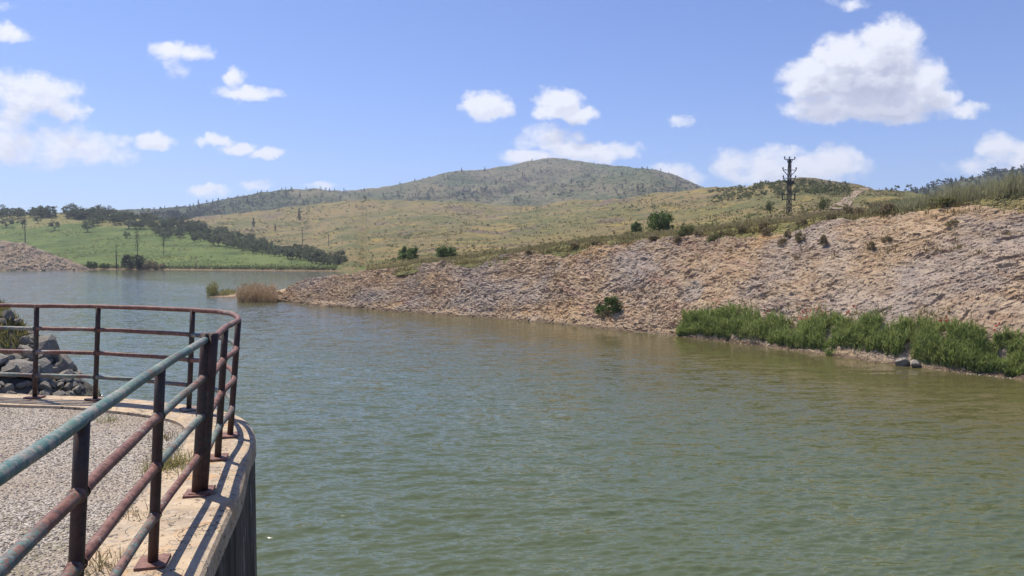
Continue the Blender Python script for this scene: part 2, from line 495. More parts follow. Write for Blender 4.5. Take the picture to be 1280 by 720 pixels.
M['reed_leaf'] = leaf_mat('reed_leaf', [(0.100, 0.165, 0.048), (0.260, 0.335, 0.100), (0.480, 0.480, 0.230), (0.28, 0.34, 0.10)], 0.5, 1.1)
M['dry_reed'] = leaf_mat('dry_reed', [(0.42, 0.300, 0.170), (0.50, 0.370, 0.220), (0.34, 0.220, 0.130)], 0.3, 1.2)
M['grass'] = leaf_mat('grass_blade', [(0.150, 0.165, 0.045), (0.220, 0.215, 0.070), (0.330, 0.285, 0.125)], 0.4, 0.8)
M['crest_grass'] = leaf_mat('crest_grass', [(0.150, 0.165, 0.060), (0.240, 0.235, 0.110), (0.400, 0.370, 0.240)], 0.4, 0.5)
M['dry_grass'] = leaf_mat('dry_grass', [(0.230, 0.170, 0.085), (0.300, 0.230, 0.120), (0.180, 0.150, 0.070)], 0.35, 0.8)
M['dead_tuft'] = leaf_mat('dead_tuft', [(0.30, 0.27, 0.23), (0.40, 0.36, 0.31), (0.25, 0.21, 0.17)], 0.2, 1.5)
M['poppy'] = leaf_mat('poppy_petal', [(0.40, 0.035, 0.02), (0.34, 0.05, 0.03), (0.45, 0.07, 0.03)], 0.3, 1.5)

# ------------------------------------------------------------------ terrain sheets
SHEETS = {}


def sheet(name, cols, rows, nsub, mat, label, amp=None, smooth=True, cat='hill'):
    """rows: list of (depth fn, picture-height fn); a hillside from its foot to its crest and down the far side"""
    D = [np.asarray(r[0](cols), float) * np.ones(len(cols)) for r in rows]
    Y = [np.asarray(r[1](cols), float) * np.ones(len(cols)) for r in rows]
    dd = []; yy = []
    for i in range(len(rows) - 1):
        n = nsub[i]
        for k in range(n + (i == len(rows) - 2)):
            f = k / n
            dd.append(D[i] * (1 - f) + D[i + 1] * f); yy.append(Y[i] * (1 - f) + Y[i + 1] * f)
    dd = np.array(dd); yy = np.array(yy)
    V = P(np.broadcast_to(cols, dd.shape), yy, dd)
    if amp is not None: V[..., 2] += amp(V[..., 0], V[..., 1], dd)
    f = grid_faces(*dd.shape)
    v = V.reshape(-1, 3)
    o = link(name, mesh_from(name, v, f, smooth), mat)
    tag(o, label, cat, kind='structure')
    SHEETS[name] = BVHTree.FromPolygons([tuple(p) for p in v], [tuple(q) for q in f])
    return o


CAM = Vector((0, 0, ZC))


def hit(px, py, *names):
    best = None
    for n in names:
        h = SHEETS[n].ray_cast(CAM, ray(px, py))
        if h[0] is not None and (best is None or h[3] < best[1]): best = (h[0], h[3])
    return best[0] if best else None


def drop(x, y, *names):
    best = None
    for n in names:
        h = SHEETS[n].ray_cast(Vector((x, y, 900)), Vector((0, 0, -1)))
        if h[0] is not None and (best is None or h[0].z > best.z): best = h[0]
    return best


# --- right bank
WL = poly([(300, 374), (345, 376.5), (370, 380), (400, 383), (450, 386.5), (500, 390), (550, 393.5), (600, 397), (650, 401), (700, 405.5), (750, 411),
           (800, 416), (840, 420), (900, 427), (950, 433.5), (1000, 440), (1050, 447), (1100, 454), (1150, 460.5), (1200, 467), (1240, 471.5), (1280, 476),
           (1400, 489), (1500, 501), (1700, 522)])
CR = poly([(300, 372), (345, 364), (370, 355), (400, 346), (430, 341), (460, 338), (490, 334), (520, 329), (560, 325), (600, 321), (650, 315), (700, 307),
           (750, 301), (800, 297), (842, 292), (896, 288), (937, 281), (987, 279), (1033, 270), (1067, 272), (1108, 264), (1158, 259), (1196, 253),
           (1242, 246), (1280, 242), (1400, 232), (1500, 226), (1700, 212)])
SL = poly([(300, 0.35), (400, 0.5), (600, 0.72), (800, 0.82), (1700, 0.86)])
bc = np.arange(330, 1690, 1.15)
wd = F * ZC / (WL(bc) - 319)
W = P(bc, WL(bc), wd)[:, :2]
cd = np.zeros(len(bc))
for i in range(len(bc)):
    ds = wd[i] * np.linspace(1.0, 1.6, 160)
    q = P(np.full(160, bc[i]), np.full(160, float(CR(bc[i]))), ds)
    sl = W[max(0, i - 260):i + 260:4]
    dist = np.sqrt(((q[:, None, :2] - sl[None]) ** 2).sum(-1)).min(1)
    ok = np.nonzero(q[:, 2] <= dist * float(SL(bc[i])))[0]
    cd[i] = ds[ok[0]] if len(ok) else ds[-1]
cd = np.convolve(np.pad(cd, 20, 'edge'), np.ones(41) / 41, 'valid')
crest_d = lambda px: np.interp(px, bc, cd)
C3 = P(bc, CR(bc), cd)
W3 = np.concatenate([W, np.zeros((len(bc), 1))], 1)
NR = 250
vv = np.linspace(-0.06, 1.03, NR)[:, None]
prof = vv + 0.06 * np.sin(np.clip(vv, 0, 1) * math.pi)           # a little steeper at the foot
B = W3[None] + (C3 - W3)[None] * vv[..., None]
B[..., 2] = W3[None, :, 2] + (C3 - W3)[None, :, 2] * prof
du = np.gradient(B, axis=1); dv = np.gradient(B, axis=0)
nrm = np.cross(du, dv); nrm /= np.linalg.norm(nrm, axis=-1, keepdims=True) + 1e-9
if nrm[..., 2].mean() < 0: nrm = -nrm
sm = np.cumsum(np.linalg.norm(np.gradient(W3, axis=0), axis=-1))[None] * np.ones((NR, 1))
vm = np.linalg.norm((C3 - W3), axis=-1)[None] * vv
ph = R(27)
wx = fbm(sm * 0.3, vm * 0.3, 3) * 0.35; wy = fbm(sm * 0.3 + 40, vm * 0.3, 3) * 0.35
a_ = (sm + wx) * math.cos(ph) + (vm + wy) * math.sin(ph); b_ = -(sm + wx) * math.sin(ph) + (vm + wy) * math.cos(ph) + 1.1 * fbm(sm * 0.09, vm * 0.13, 2)
h1, e1 = cells(a_ / 0.9, b_ / 0.27, 0.45)
h2, e2 = cells(a_ / 0.30 + 9, b_ / 0.13, 0.5)
h3, e3 = cells(a_ / 3.0 + 3, b_ / 0.62 + 5, 0.6)
saw = (b_ * 0.8 + 0.7 * fbm(a_ * 0.35, b_ * 0.7, 3)) % 1.0
h4, e4 = cells(sm / 0.42 + 20, vm / 0.34, 0.8)
patch = np.clip(0.5 + 1.4 * fbm(sm * 0.10 + 60, vm * 0.16, 3), 0, 1)       # where broken stone takes over from bedding
dsp = 0.42 * fbm(sm * 0.13, vm * 0.16, 4) + (1 - patch) * 0.045 * (h3 - 0.5) + 0.055 * (h1 - 0.5) + 0.06 * (h2 - 0.5) + (0.35 + patch) * 0.085 * (h4 - 0.4) * e4 + 0.05 * fbm(sm * 2.2, vm * 2.6, 3)
rough = np.clip(0.45 + 1.5 * fbm(sm * 0.15 + 30, vm * 0.22, 3), 0, 1)
dsp -= 0.05 * (1 - e1) * rough + 0.05 * (1 - np.clip(e3 * 1.8, 0, 1)) * rough * (1 - patch)
# fallen-out gullies
dsp -= 0.40 * np.clip(fbm(a_ * 0.45 + 7, b_ * 1.9, 3) - 0.50, 0, 1)
fade = np.clip((vv + 0.02) / 0.06, 0.15, 1) * np.clip((1.05 - vv) / 0.10, 0.3, 1)
far = np.clip(wd / 45, 1, 1.3)[None]
dsp = dsp * fade * far
B = B + nrm * dsp[..., None]
B[..., 2] -= np.clip((vv - 0.955) / 0.06, 0, 1) * 0.45
bf = grid_faces(NR, len(bc)); bv = B.reshape(-1, 3)
bank = tag(link('rocky_shore', mesh_from('rocky_shore', bv, bf, False), M['bank_rock']), 'bare tan rock bank cut along the right side of the water', 'bank', kind='structure')
BANKV = B
SHEETS['bank'] = BVHTree.FromPolygons([tuple(p) for p in B[::2, ::2].reshape(-1, 3)], [tuple(q) for q in grid_faces(*B[::2, ::2].shape[:2])])


def hill_amp(x, y, d):
    k = np.clip((d - 60) / 120, 0, 1)
    return k * (2.2 * fbm(x * 0.012, y * 0.012, 3) + 0.5 * fbm(x * 0.06, y * 0.06, 3)) * np.clip(d / 350, 0.3, 1.3) + 0.12 * fbm(x * 0.5, y * 0.5, 3)


# --- grassy slope behind the bank up to the middle ridge
TOPY = poly([(60, 292), (150, 284), (240, 272), (330, 263), (390, 255), (440, 250), (500, 249), (560, 252), (620, 258), (680, 257), (740, 251), (800, 246), (860, 240),
             (900, 236), (950, 229), (1000, 225), (1050, 228), (1100, 236), (1140, 242), (1200, 246), (1300, 240), (1500, 232), (1700, 226)])
TOPD = poly([(60, 700), (400, 760), (600, 700), (800, 520), (950, 380), (1060, 340), (1140, 260), (1300, 160), (1700, 130)])
FOOTD = lambda c: np.where(c < 458, np.interp(c, [60, 300, 400, 415, 435, 458], [520, 470, 340, 290, 180, 93]), crest_d(c) * 0.985)
FOOTY = lambda c: np.where(c < 458, np.where(c < 400, np.interp(c, [60, 300, 400], [312, 322, 334.8]), py_of(-0.35, FOOTD(c))), CR(c) + 0.8)
hc = np.concatenate([np.arange(60, 410, 4), np.arange(410, 1690, 2.2)])
sheet('grassy_hill', hc, [(lambda c: FOOTD(c) * (0.990 + 0.006 * pnoise(c * 0.21, c * 0)), lambda c: py_of(ZC + (319 - FOOTY(c)) / F * FOOTD(c) - np.where(c < 458, 0, 1.0), FOOTD(c) * 0.99)), (lambda c: FOOTD(c) * 1.012, lambda c: FOOTY(c)), (TOPD, TOPY), (lambda c: TOPD(c) * 1.25, lambda c: TOPY(c) + 14), (lambda c: TOPD(c) * 1.9, lambda c: py_of(-2, TOPD(c) * 1.9))],
      [3, 130, 8, 6], M['hill_grass'], 'dry yellow and olive grass slope rising behind the rock bank', hill_amp)

# --- bright green field across the water
FW = poly([(-500, 340), (-200, 318), (0, 300), (110, 296), (250, 280), (430, 258), (520, 215)])
FTD = poly([(-500, 560), (0, 540), (200, 530), (300, 480), (430, 330), (520, 225)])
FTY = poly([(-500, 258), (-200, 262), (0, 268), (60, 267), (130, 268), (200, 275), (260, 286), (300, 295), (350, 311), (400, 324), (430, 331), (520, 336.5)])
sheet('green_field', np.arange(-500, 522, 4.0), [(lambda c: FW(c) * 0.985, lambda c: py_of(-0.6, FW(c) * 0.985)), (lambda c: FW(c) * 1.005, lambda c: py_of(0.9, FW(c) * 1.005)),
      (FTD, FTY), (lambda c: FTD(c) * 1.5, lambda c: py_of(-1.5, FTD(c) * 1.5))], [3, 60, 8],
      M['field_grass'], 'bright green grass field sloping down to the far shore', lambda x, y, d: np.clip((d - 262) / 90, 0, 1) * (0.9 * fbm(x * 0.015, y * 0.015, 3)) + 0.15 * fbm(x * 0.15, y * 0.15, 3))

# --- mountain
MY = poly([(-300, 275), (0, 268), (100, 265), (150, 262), (200, 261), (240, 257), (280, 249), (330, 240), (350, 237.5), (395, 236), (430, 239), (470, 235), (500, 230), (530, 223), (560, 215),
           (580, 213), (600, 212.5), (640, 206), (670, 199.5), (690, 197), (710, 199), (740, 204), (770, 207), (800, 210), (820, 212), (845, 219), (870, 230), (890, 238),
           (950, 252), (1050, 262), (1300, 270)])
MD = poly([(-300, 1150), (100, 1250), (400, 1300), (690, 1650), (880, 1350), (1300, 1200)])


def m_amp(x, y, d):
    k = np.clip((MD(640 + F * x / np.maximum(y, 1)) * 0.985 - d) / 150, 0, 1)
    rid = 1 - np.abs(fbm(x * 0.0042 + 2, y * 0.003, 4))
    return k * (26 * (rid - 0.75) + 7 * fbm(x * 0.02, y * 0.02, 3)) + 1.3 * fbm(x * 0.05, y * 0.05, 3)


sheet('mountain', np.arange(-300, 1302, 4.0), [(lambda c: MD(c) * 0.52, lambda c: 0 * c + 300), (lambda c: MD(c) * 0.72, lambda c: MY(c) * 0.36 + 0.64 * 285), (MD, MY), (lambda c: MD(c) * 1.12, lambda c: MY(c) + 25), (lambda c: MD(c) * 1.3, lambda c: py_of(-2, MD(c) * 1.3))],
      [30, 70, 10, 6], M['mountain_scrub'], 'grey green scrub covered mountain with a rounded summit', m_amp, cat='mountain')
# nearer brown spur under the summit
SY = poly([(480, 285), (560, 268), (620, 249), (660, 238), (700, 230), (740, 224), (780, 217), (812, 213.5), (840, 221), (870, 233), (900, 243), (960, 260), (1050, 275)])
sheet('mountain_spur', np.arange(480, 1052, 3.0), [(lambda c: 0 * c + 780, lambda c: 0 * c + 292), (lambda c: 0 * c + 1180, SY), (lambda c: 0 * c + 1330, lambda c: SY(c) + 24)], [60, 14], M['mountain_scrub'],
      'olive brown spur of the mountain running down to the right', lambda x, y, d: np.clip((1170 - d) / 120, 0, 1) * (14 * fbm(x * 0.007, y * 0.005, 4)) + 1.2 * fbm(x * 0.05, y * 0.05, 3), cat='hill')
# wooded ridge far right
RY = poly([(1040, 252), (1090, 244), (1120, 240), (1150, 236.5), (1180, 231), (1200, 225), (1225, 219), (1250, 214), (1280, 210.5), (1320, 206), (1500, 190), (1700, 185)])
sheet('wooded_ridge', np.arange(1040, 1702, 5.0), [(lambda c: 0 * c + 560, lambda c: 0 * c + 285), (lambda c: 0 * c + 900, RY), (lambda c: 0 * c + 1050, lambda c: RY(c) + 25)], [40, 8], M['woodland_floor'],
      'far dark ridge grown with pines at the right edge', lambda x, y, d: 1.5 * fbm(x * 0.02, y * 0.02, 3))

# --- brown earth spit on the left of the far shore
KY = poly([(-400, 286), (-100, 295), (0, 301), (30, 304), (50, 311), (75, 321), (95, 330), (112, 336.5), (120, 338.5)])
sheet('earth_spit', np.arange(-400, 121, 1.5), [(lambda c: 0 * c + 262, lambda c: py_of(-0.7 + 0 * c, 262)), (lambda c: 0 * c + 265, lambda c: py_of(0.9 - np.clip((c - 60) / 60, 0, 1) * 1.2, 265)), (lambda c: 0 * c + 282, KY), (lambda c: 0 * c + 312, lambda c: KY(c) + 6)], [4, 34, 8],
      M['shore_earth'], 'bare brown earth spit at the left of the far shore', lambda x, y, d: 0.9 * fbm(x * 0.12, y * 0.2, 4) + 0.55 * fbm(x * 0.45, y * 0.6, 3), smooth=False)

# --- low rock tongue at the end of the bank
TY = poly([(262, 371.5), (275, 369), (300, 367), (330, 366), (350, 363), (372, 357), (395, 352)])
sheet('rock_tongue', np.arange(262, 396, 1.0), [(lambda c: np.interp(c, [262, 300, 345, 395], [97, 93, 88.5, 84]), lambda c: py_of(-0.4, 90)), (lambda c: np.interp(c, [262, 300, 345, 395], [99, 96, 92, 88]), lambda c: py_of(0.22, 95)),
      (lambda c: np.interp(c, [262, 395], [103, 101]), TY), (lambda c: 0 * c + 112, lambda c: py_of(-0.6, 112) + 0 * c)], [4, 16, 10], M['bank_rock'],
      'low grey rock tongue running into the water', lambda x, y, d: 0.16 * fbm(x * 0.7, y * 0.7, 4) + 0.05, smooth=False, cat='shore')

# --- ground under everything, and the water
gv = np.array([(-2300, -300, -2.2), (2300, -300, -2.2), (2300, 2700, -2.2), (-2300, 2700, -2.2)])
tag(link('ground', mesh_from('ground', gv, [(0, 1, 2, 3)]), M['shore_earth']), 'earth floor of the valley', 'ground', kind='structure')

wc = np.concatenate([np.arange(-900, -20, 20), np.arange(-20, 1300, 1.5), np.arange(1300, 2300, 20)])
wy_ = np.concatenate([np.arange(334.5, 345, 0.5), np.arange(345, 730, 1.0), np.arange(730, 1400, 10)])
wdp = F * ZC / (wy_ - 319)
WX = (wc[None] - 640) / F * wdp[:, None]; WYY = np.broadcast_to(wdp[:, None], WX.shape)
step = np.gradient(-wdp)[:, None]
WZ = np.zeros(WX.shape)
wr = np.random.default_rng(5)
for k in range(64):
    lam = 0.17 * (1.9 / 0.17) ** (wr.random() ** 1.15)
    ang = R(90 + 14) + wr.normal(0, 0.30)
    kx, ky = math.cos(ang) * 2 * math.pi / lam, math.sin(ang) * 2 * math.pi / lam
    am = 0.0030 * lam ** 0.50
    ok = np.clip((lam - 2.4 * np.abs(step)) / (0.6 * lam), 0, 1)
    phs = kx * WX + ky * WYY + wr.uniform(0, 6.28) + 1.6 * pnoise(WX / (lam * 5) + k * 3.7, WYY / (lam * 4))
    env = 0.35 + 1.1 * np.clip(0.5 + pnoise(WX / (lam * 6) + 11 * k, WYY / (lam * 5) - 5 * k), 0, 1.3)
    sn = (np.exp(1.15 * np.sin(phs)) - 1.36) / 1.3
    WZ += am * ok * env * sn
# sheltered smooth water along the bank
sh = np.clip(-(0.8 * WX + 0.6 * WYY - 39.1) / 17 + 0.5 * pnoise(WX * 0.07, WYY * 0.04), 0.22, 1.0)
WZ *= sh
wv = np.stack([WX, WYY, WZ], -1).reshape(-1, 3)
tag(link('water', mesh_from('water', wv, grid_faces(*WX.shape), True), M['water']), 'green brown reservoir water with small wind ripples', 'water', kind='structure')

# ------------------------------------------------------------------ platform, wall and railings
base = {}   # post: base pixel, top pixel
def gpt(px, py, h=0.0):
    """point of the plane h above the platform seen at (px, py)"""
    k = (1.65 - h) / (F * SP - (360 - py) * CP)
    return np.array([(px - 640) * k, (F * CP + (360 - py) * SP) * k])


def post(px, py, pxt):
    b = gpt(px, py); q = P(pxt, float(py_of(ZS + 1.07, b[1])), b[1])
    return (b[0], b[1]), (q[0], q[1])


pA = (gpt(191, 705), gpt(200.5, 459, 1.07)); pB = (gpt(246, 618), gpt(257.5, 424.5, 1.07)); cT = gpt(103, 525, 1.07)
cB = cT + 0.5 * ((pA[0] - pA[1]) + (pB[0] - pB[1]))
near_posts = [(tuple(2 * cB - pA[0]), tuple(2 * cT - pA[1])), (tuple(cB), tuple(cT)), tuple(map(tuple, pA)), tuple(map(tuple, pB))]
curve_posts = [post(253, 616, 266), post(272, 574, 281.5), post(287.5, 546, 298), post(236, 513, 241), post(119, 500.5, 123), post(43.5, 498, 46)]
e = np.array(curve_posts[-1][0]); e2 = np.array(curve_posts[-2][0]); dr = (e - e2)
for k in (1, 2, 3, 4):
    q = e + dr * k * 1.05; curve_posts.append(((q[0], q[1] + 0.03 * k), (q[0], q[1] + 0.03 * k)))


def catmull(pts, n=10):
    pts = [np.array(p, float) for p in pts]
    pts = [2 * pts[0] - pts[1]] + pts + [2 * pts[-1] - pts[-2]]
    out = []
    for i in range(1, len(pts) - 2):
        p0, p1, p2, p3 = pts[i - 1:i + 3]
        t0 = 0; t1 = np.linalg.norm(p1 - p0) ** .5; t2 = t1 + np.linalg.norm(p2 - p1) ** .5; t3 = t2 + np.linalg.norm(p3 - p2) ** .5
        for k in range(n):
            t = t1 + (t2 - t1) * k / n
            A1 = (t1 - t) / (t1 - t0) * p0 + (t - t0) / (t1 - t0) * p1; A2 = (t2 - t) / (t2 - t1) * p1 + (t - t1) / (t2 - t1) * p2; A3 = (t3 - t) / (t3 - t2) * p2 + (t - t2) / (t3 - t2) * p3
            B1 = (t2 - t) / (t2 - t0) * A1 + (t - t0) / (t2 - t0) * A2; B2 = (t3 - t) / (t3 - t1) * A2 + (t - t1) / (t3 - t1) * A3
            out.append((t2 - t) / (t2 - t1) * B1 + (t - t1) / (t2 - t1) * B2)
    out.append(pts[-2])
    return np.array(out)


# edge path of the platform: base line of the rails, sampled evenly
basepts = [p[0] for p in near_posts] + [p[0] for p in curve_posts[1:]]
# the corner bulges outward between the third and fourth post of the bend
ib = len(near_posts) + 2
basepts.insert(ib, tuple(np.array(basepts[ib - 1]) * 0.42 + np.array(basepts[ib]) * 0.58 + np.array([0.09, 0.10])))
line = catmull(basepts, 14)
tg = np.gradient(line, axis=0); tg /= np.linalg.norm(tg, axis=1, keepdims=True)
out_n = np.stack([tg[:, 1], -tg[:, 0]], 1)        # to the water side
ZW = -1.2


def sweep(profile, name, mat, parent):
    rows = []
    for o_, z_ in profile:
        wdt = np.interp(line[:, 1], [1.0, 5.1, 6.1, 20], [1.16, 1.14, 0.90, 0.90])[:, None] if o_ > 0.1 else 1.0
        q = line + out_n * o_ * wdt
        rows.append(np.concatenate([q, np.full((len(q), 1), z_)], 1))
    # close the near end with a return toward +x
    V = np.array(rows)
    return link(name, mesh_from(name, V.reshape(-1, 3), grid_faces(V.shape[0], V.shape[1])[:, ::-1], False), mat, parent)


wall = empty('concrete_wall', (-2.2, 6.0, 0))
tag(wall, 'stained concrete retaining wall with rounded corner dropping into the water', 'wall')


def rel(parent, o):
    o.matrix_parent_inverse = Matrix.Translation(-Vector(parent.location)); return o


def at(o, parent):
    """keep world-space mesh coordinates under a parent"""
    me = o.data
    me.transform(Matrix.Translation(-Vector(parent.location)))
    return o


at(sweep([(-0.36, ZS - 0.12), (-0.36, ZS), (0.0, ZS + 0.004), (0.205, ZS), (0.230, ZS - 0.010), (0.244, ZS - 0.035), (0.247, ZS - 0.16), (0.22, ZS - 0.165)], 'coping', M['concrete'], wall), wall)
at(sweep([(0.15, ZS - 0.14), (0.235, ZS - 0.142), (0.235, ZW)], 'wall_face', M['stained_concrete'], wall), wall)
# platform the photographer stands on, joined to the wall
pl = MB()
c0 = line[0] + out_n[0] * 0.235 * 1.16
pl.box(((c0[0] + 4.0) / 2, c0[1] - 3.0, (ZS - 0.035 + ZW) / 2), (4.0 - c0[0], 6.0, ZS - 0.035 - ZW))
at(pl.build('abutment', M['stained_concrete'], wall), wall)

inner = line - out_n * 0.355
gp = [(p[0], p[1]) for p in inner]
gp += [(inner[-1][0] - 8, inner[-1][1] + 0.6), (inner[-1][0] - 8, -6), (c0[0] - 0.01, -6), (c0[0] - 0.01, inner[0][1] - 0.05)]
import bmesh
bm = bmesh.new()
bvs = [bm.verts.new((x, y, ZS - 0.028)) for x, y in gp]
bm.faces.new(bvs); bmesh.ops.triangulate(bm, faces=bm.faces[:]); bmesh.ops.recalc_face_normals(bm, faces=bm.faces[:])
if bm.faces[:][0].normal.z < 0: bmesh.ops.reverse_faces(bm, faces=bm.faces[:])
gme = bpy.data.meshes.new('gravel_ground'); bm.to_mesh(gme); bm.free()
tag(link('gravel_ground', gme, M['gravel']), 'grey brown gravel surface inside the railing', 'gravel ground', kind='structure')

HR = 1.07; RP = 0.0245


def add_railing(posts, name, label, levels_mat, corner=False, post_mats=None, tall=None, plate=0.011):
    root = empty(name, (posts[0][0][0], posts[0][0][1], ZS))
    tag(root, label, 'railing')
    bp = [p[0] for p in posts]; tp = [p[1] for p in posts]
    idx = list(range(len(posts)))
    bl, tl = list(bp), list(tp)
    n = 12
    if corner:
        j = 3
        off = np.array([0.11, 0.12])
        bl.insert(j, tuple(np.array(bp[2]) * 0.42 + np.array(bp[3]) * 0.58 + off)); tl.insert(j, tuple(np.array(tp[2]) * 0.42 + np.array(tp[3]) * 0.58 + off))
        idx = [k if k < j else k + 1 for k in idx]
    cb = catmull(bl, n); ct = catmull(tl, n)

    def at_h(f):
        h = f * HR
        q = cb * (1 - f) + ct * f
        sag = 0.0015 * np.sin(np.arange(len(q)) * 0.9 + f * 9)
        return np.concatenate([q, (ZS + h + sag)[:, None]], 1)
    for k, (b, tx) in enumerate(posts):
        m = MB(); r = 0.0265 if tall is None or k not in tall else 0.036
        ext = 0.0 if tall is None or k not in tall else 0.045
        lean = Vector((tx[0] - b[0], tx[1] - b[1], HR))
        p0 = Vector((b[0], b[1], ZS)); p1 = p0 + lean * (1 + ext / HR)
        m.tube([p0 + (p1 - p0) * q for q in (0, 0.25, 0.5, 0.75, 1)], r, 12)
        at(m.build('post', post_mats or M['dark_rust'], root, True), root)
        pm = MB(); ang = math.atan2(b[1] - bp[max(0, k - 1)][1], b[0] - bp[max(0, k - 1)][0]) if k else 1.8
        pm.box((b[0], b[1], ZS + plate), (0.17, 0.15, 0.014), ang)
        at(pm.build('base_plate', M['rust_paint'], root), root)
    t = at_h(1.0)
    m = MB(); m.tube([tuple(p) for p in t], RP, 12); at(m.build('top_rail', levels_mat[3], root, True), root)
    for li, f in enumerate((0.25, 0.505, 0.755)):
        c = at_h(f)
        for k in range(len(posts) - 1):
            seg = c[idx[k] * n: idx[k + 1] * n + 1]
            m = MB(); m.tube([tuple(p) for p in seg], RP * 0.94, 12)
            for ea, eb in ((0, 1), (-1, -2)):
                v0 = Vector(seg[ea]); v1 = (Vector(seg[eb]) - v0).normalized()
                m.tube([v0 + v1 * 0.022, v0 + v1 * 0.030, v0 + v1 * 0.040], [RP * 1.22, RP * 1.25, RP * 0.98], 12, False)
            mm = levels_mat[li]
            if isinstance(mm, list): mm = mm[k % len(mm)]
            at(m.build('rail', mm, root, True), root)
    return root


add_railing(near_posts, 'railing', 'rusty pipe railing with turquoise top rail running straight along the wall edge', [[M['worn_paint'], M['worn_paint'], M['rust_paint']], [M['worn_paint'], M['rust_paint'], M['worn_paint']], [M['worn_paint'], M['rust_paint'], M['worn_paint']], M['teal_paint']], tall=(3,))
add_railing(curve_posts, 'railing', 'dark rusty pipe railing bending around the rounded corner of the platform', [M['worn_paint'], M['rust_paint'], [M['rust_paint'], M['rust_paint'], M['worn_paint']], M['rust_paint']], corner=True, tall=(0,), plate=0.017)


# ------------------------------------------------------------------ rocks
def rock_mesh(seed, flat=0.7, sub=2, name='rock'):
    r = np.random.default_rng(seed)
    bm = bmesh.new(); bmesh.ops.create_icosphere(bm, subdivisions=sub, radius=1)
    v = np.array([p.co[:] for p in bm.verts]); f = np.array([[q.index for q in p.verts] for p in bm.faces]); bm.free()
    for k in range(13):
        n = r.normal(size=3); n /= np.linalg.norm(n); c = r.uniform(0.42, 0.80)
        d = v @ n; v = v - np.clip(d - c, 0, None)[:, None] * n
    v *= np.array([r.uniform(0.8, 1.2), r.uniform(0.65, 1.0), flat * r.uniform(0.8, 1.1)])
    v += r.normal(scale=0.015, size=v.shape)
    return v, f


ROCKS = [rock_mesh(100 + k) for k in range(8)]
LOW = [rock_mesh(200 + k, 0.6, 1) for k in range(8)]


def rock_cloud(name, pts, sizes, mat, label, cat):
    vs = []; fs = []; n = 0
    for p, s in zip(pts, sizes):
        v, f = LOW[int(RNG.integers(8))]
        m = np.array(Matrix.Rotation(RNG.uniform(0, 6.28), 3, 'Z') @ Matrix.Rotation(RNG.normal(0, 0.4), 3, 'X'))
        vs.append(v @ m.T * s + p); fs.append(f + n); n += len(v)
    o = link(name, mesh_from(name, np.concatenate(vs), np.concatenate(fs)), mat)
    return tag(o, label, cat, kind='stuff')


# loose stones lying on the bank
pts = []; sz = []
for k in range(17000):
    c = int(len(bc) * RNG.random()); r = int(NR * (0.05 + 0.91 * RNG.random() ** 0.9))
    if fbm(np.array(sm[0, c] * 0.22), np.array(vm[min(r, NR - 1), c] * 0.3), 2) < RNG.uniform(-0.9, 0.4): continue
    p = BANKV[min(r, NR - 1), c]; s = RNG.uniform(0.022, 0.075) * (1 + (RNG.random() < 0.07) * RNG.uniform(0.5, 2.2)) * (1 + 0.5 * (wd[c] > 55))
    pts.append(p + np.array([0, 0, s * 0.15])); sz.append(s)
rock_cloud('bank_rubble', pts, sz, M['tan_rock'], 'loose tan stones scattered over the rock bank', 'stones')
pts = []; sz = []
for k in range(500):
    px = RNG.uniform(-10, 112); p = hit(px, float(KY(px)) + (337 - float(KY(px))) * (1 - 0.85 * RNG.random() ** 2), 'earth_spit')
    if p: pts.append(np.array(p)); sz.append(RNG.uniform(0.18, 0.5))
rock_cloud('spit_rocks', pts, sz, M['dark_rock'], 'dark stones along the foot of the brown earth spit', 'stones')
# narrow stony rim at the water's edge under the reeds
pts = []; sz = []
for k in range(1500):
    px = RNG.uniform(600, 1500); d = F * ZC / (float(WL(px)) - 319); q = P(px, WL(px), d); s = RNG.uniform(0.03, 0.10)
    pts.append(np.array([q[0] * (1 + RNG.normal(0, 0.002)) + 0.25 * RNG.random(), q[1] + RNG.uniform(-0.15, 0.5), 0.0])); sz.append(s)
rock_cloud('shore_pebbles', pts, sz, M['tan_rock'], 'small pinkish tan stones along the waterline of the bank', 'stones')
# pebbles on the platform
pts = []; sz = []
lp = [tuple(p) for p in inner]
for k in range(9000):
    d = RNG.uniform(3.3, 8.6); px = RNG.uniform(-60, 330); x = (px - 640) / F * d
    i = np.argmin((inner[:, 0] - x) ** 2 + (inner[:, 1] - d) ** 2)
    if np.dot(np.array([x, d]) - inner[i], out_n[i]) > (-0.02 if RNG.random() < 0.93 else 0.5): continue
    s = RNG.uniform(0.006, 0.014) * (1 + (RNG.random() < 0.06) * 1.0)
    pts.append(np.array([x, d, ZS - 0.026 + (0.028 if np.dot(np.array([x, d]) - inner[i], out_n[i]) > 0 else 0)])); sz.append(s)
rock_cloud('loose_gravel', pts, sz, M['pebble'], 'loose pebbles lying on the gravel platform', 'gravel')

# --- riprap embankment to the left, beyond the railing
ex = np.linspace(-20, -2, 130); ey = np.linspace(5, 24, 130)
EX, EY = np.meshgrid(ex, ey)
EC = np.array([-10.95, 12.9])


def emb_h(x, y):
    r = np.sqrt((np.maximum(x - EC[0], 0) * 1.38) ** 2 + ((y - EC[1]) * np.where(y < EC[1], 1.0, 4.0)) ** 2)
    return 4.86 - 0.65 * np.maximum(0, r - 2.3) - 1.6 * np.maximum(0, r - 4.9) + 0.10 * fbm(x * 0.9, y * 0.9, 3)


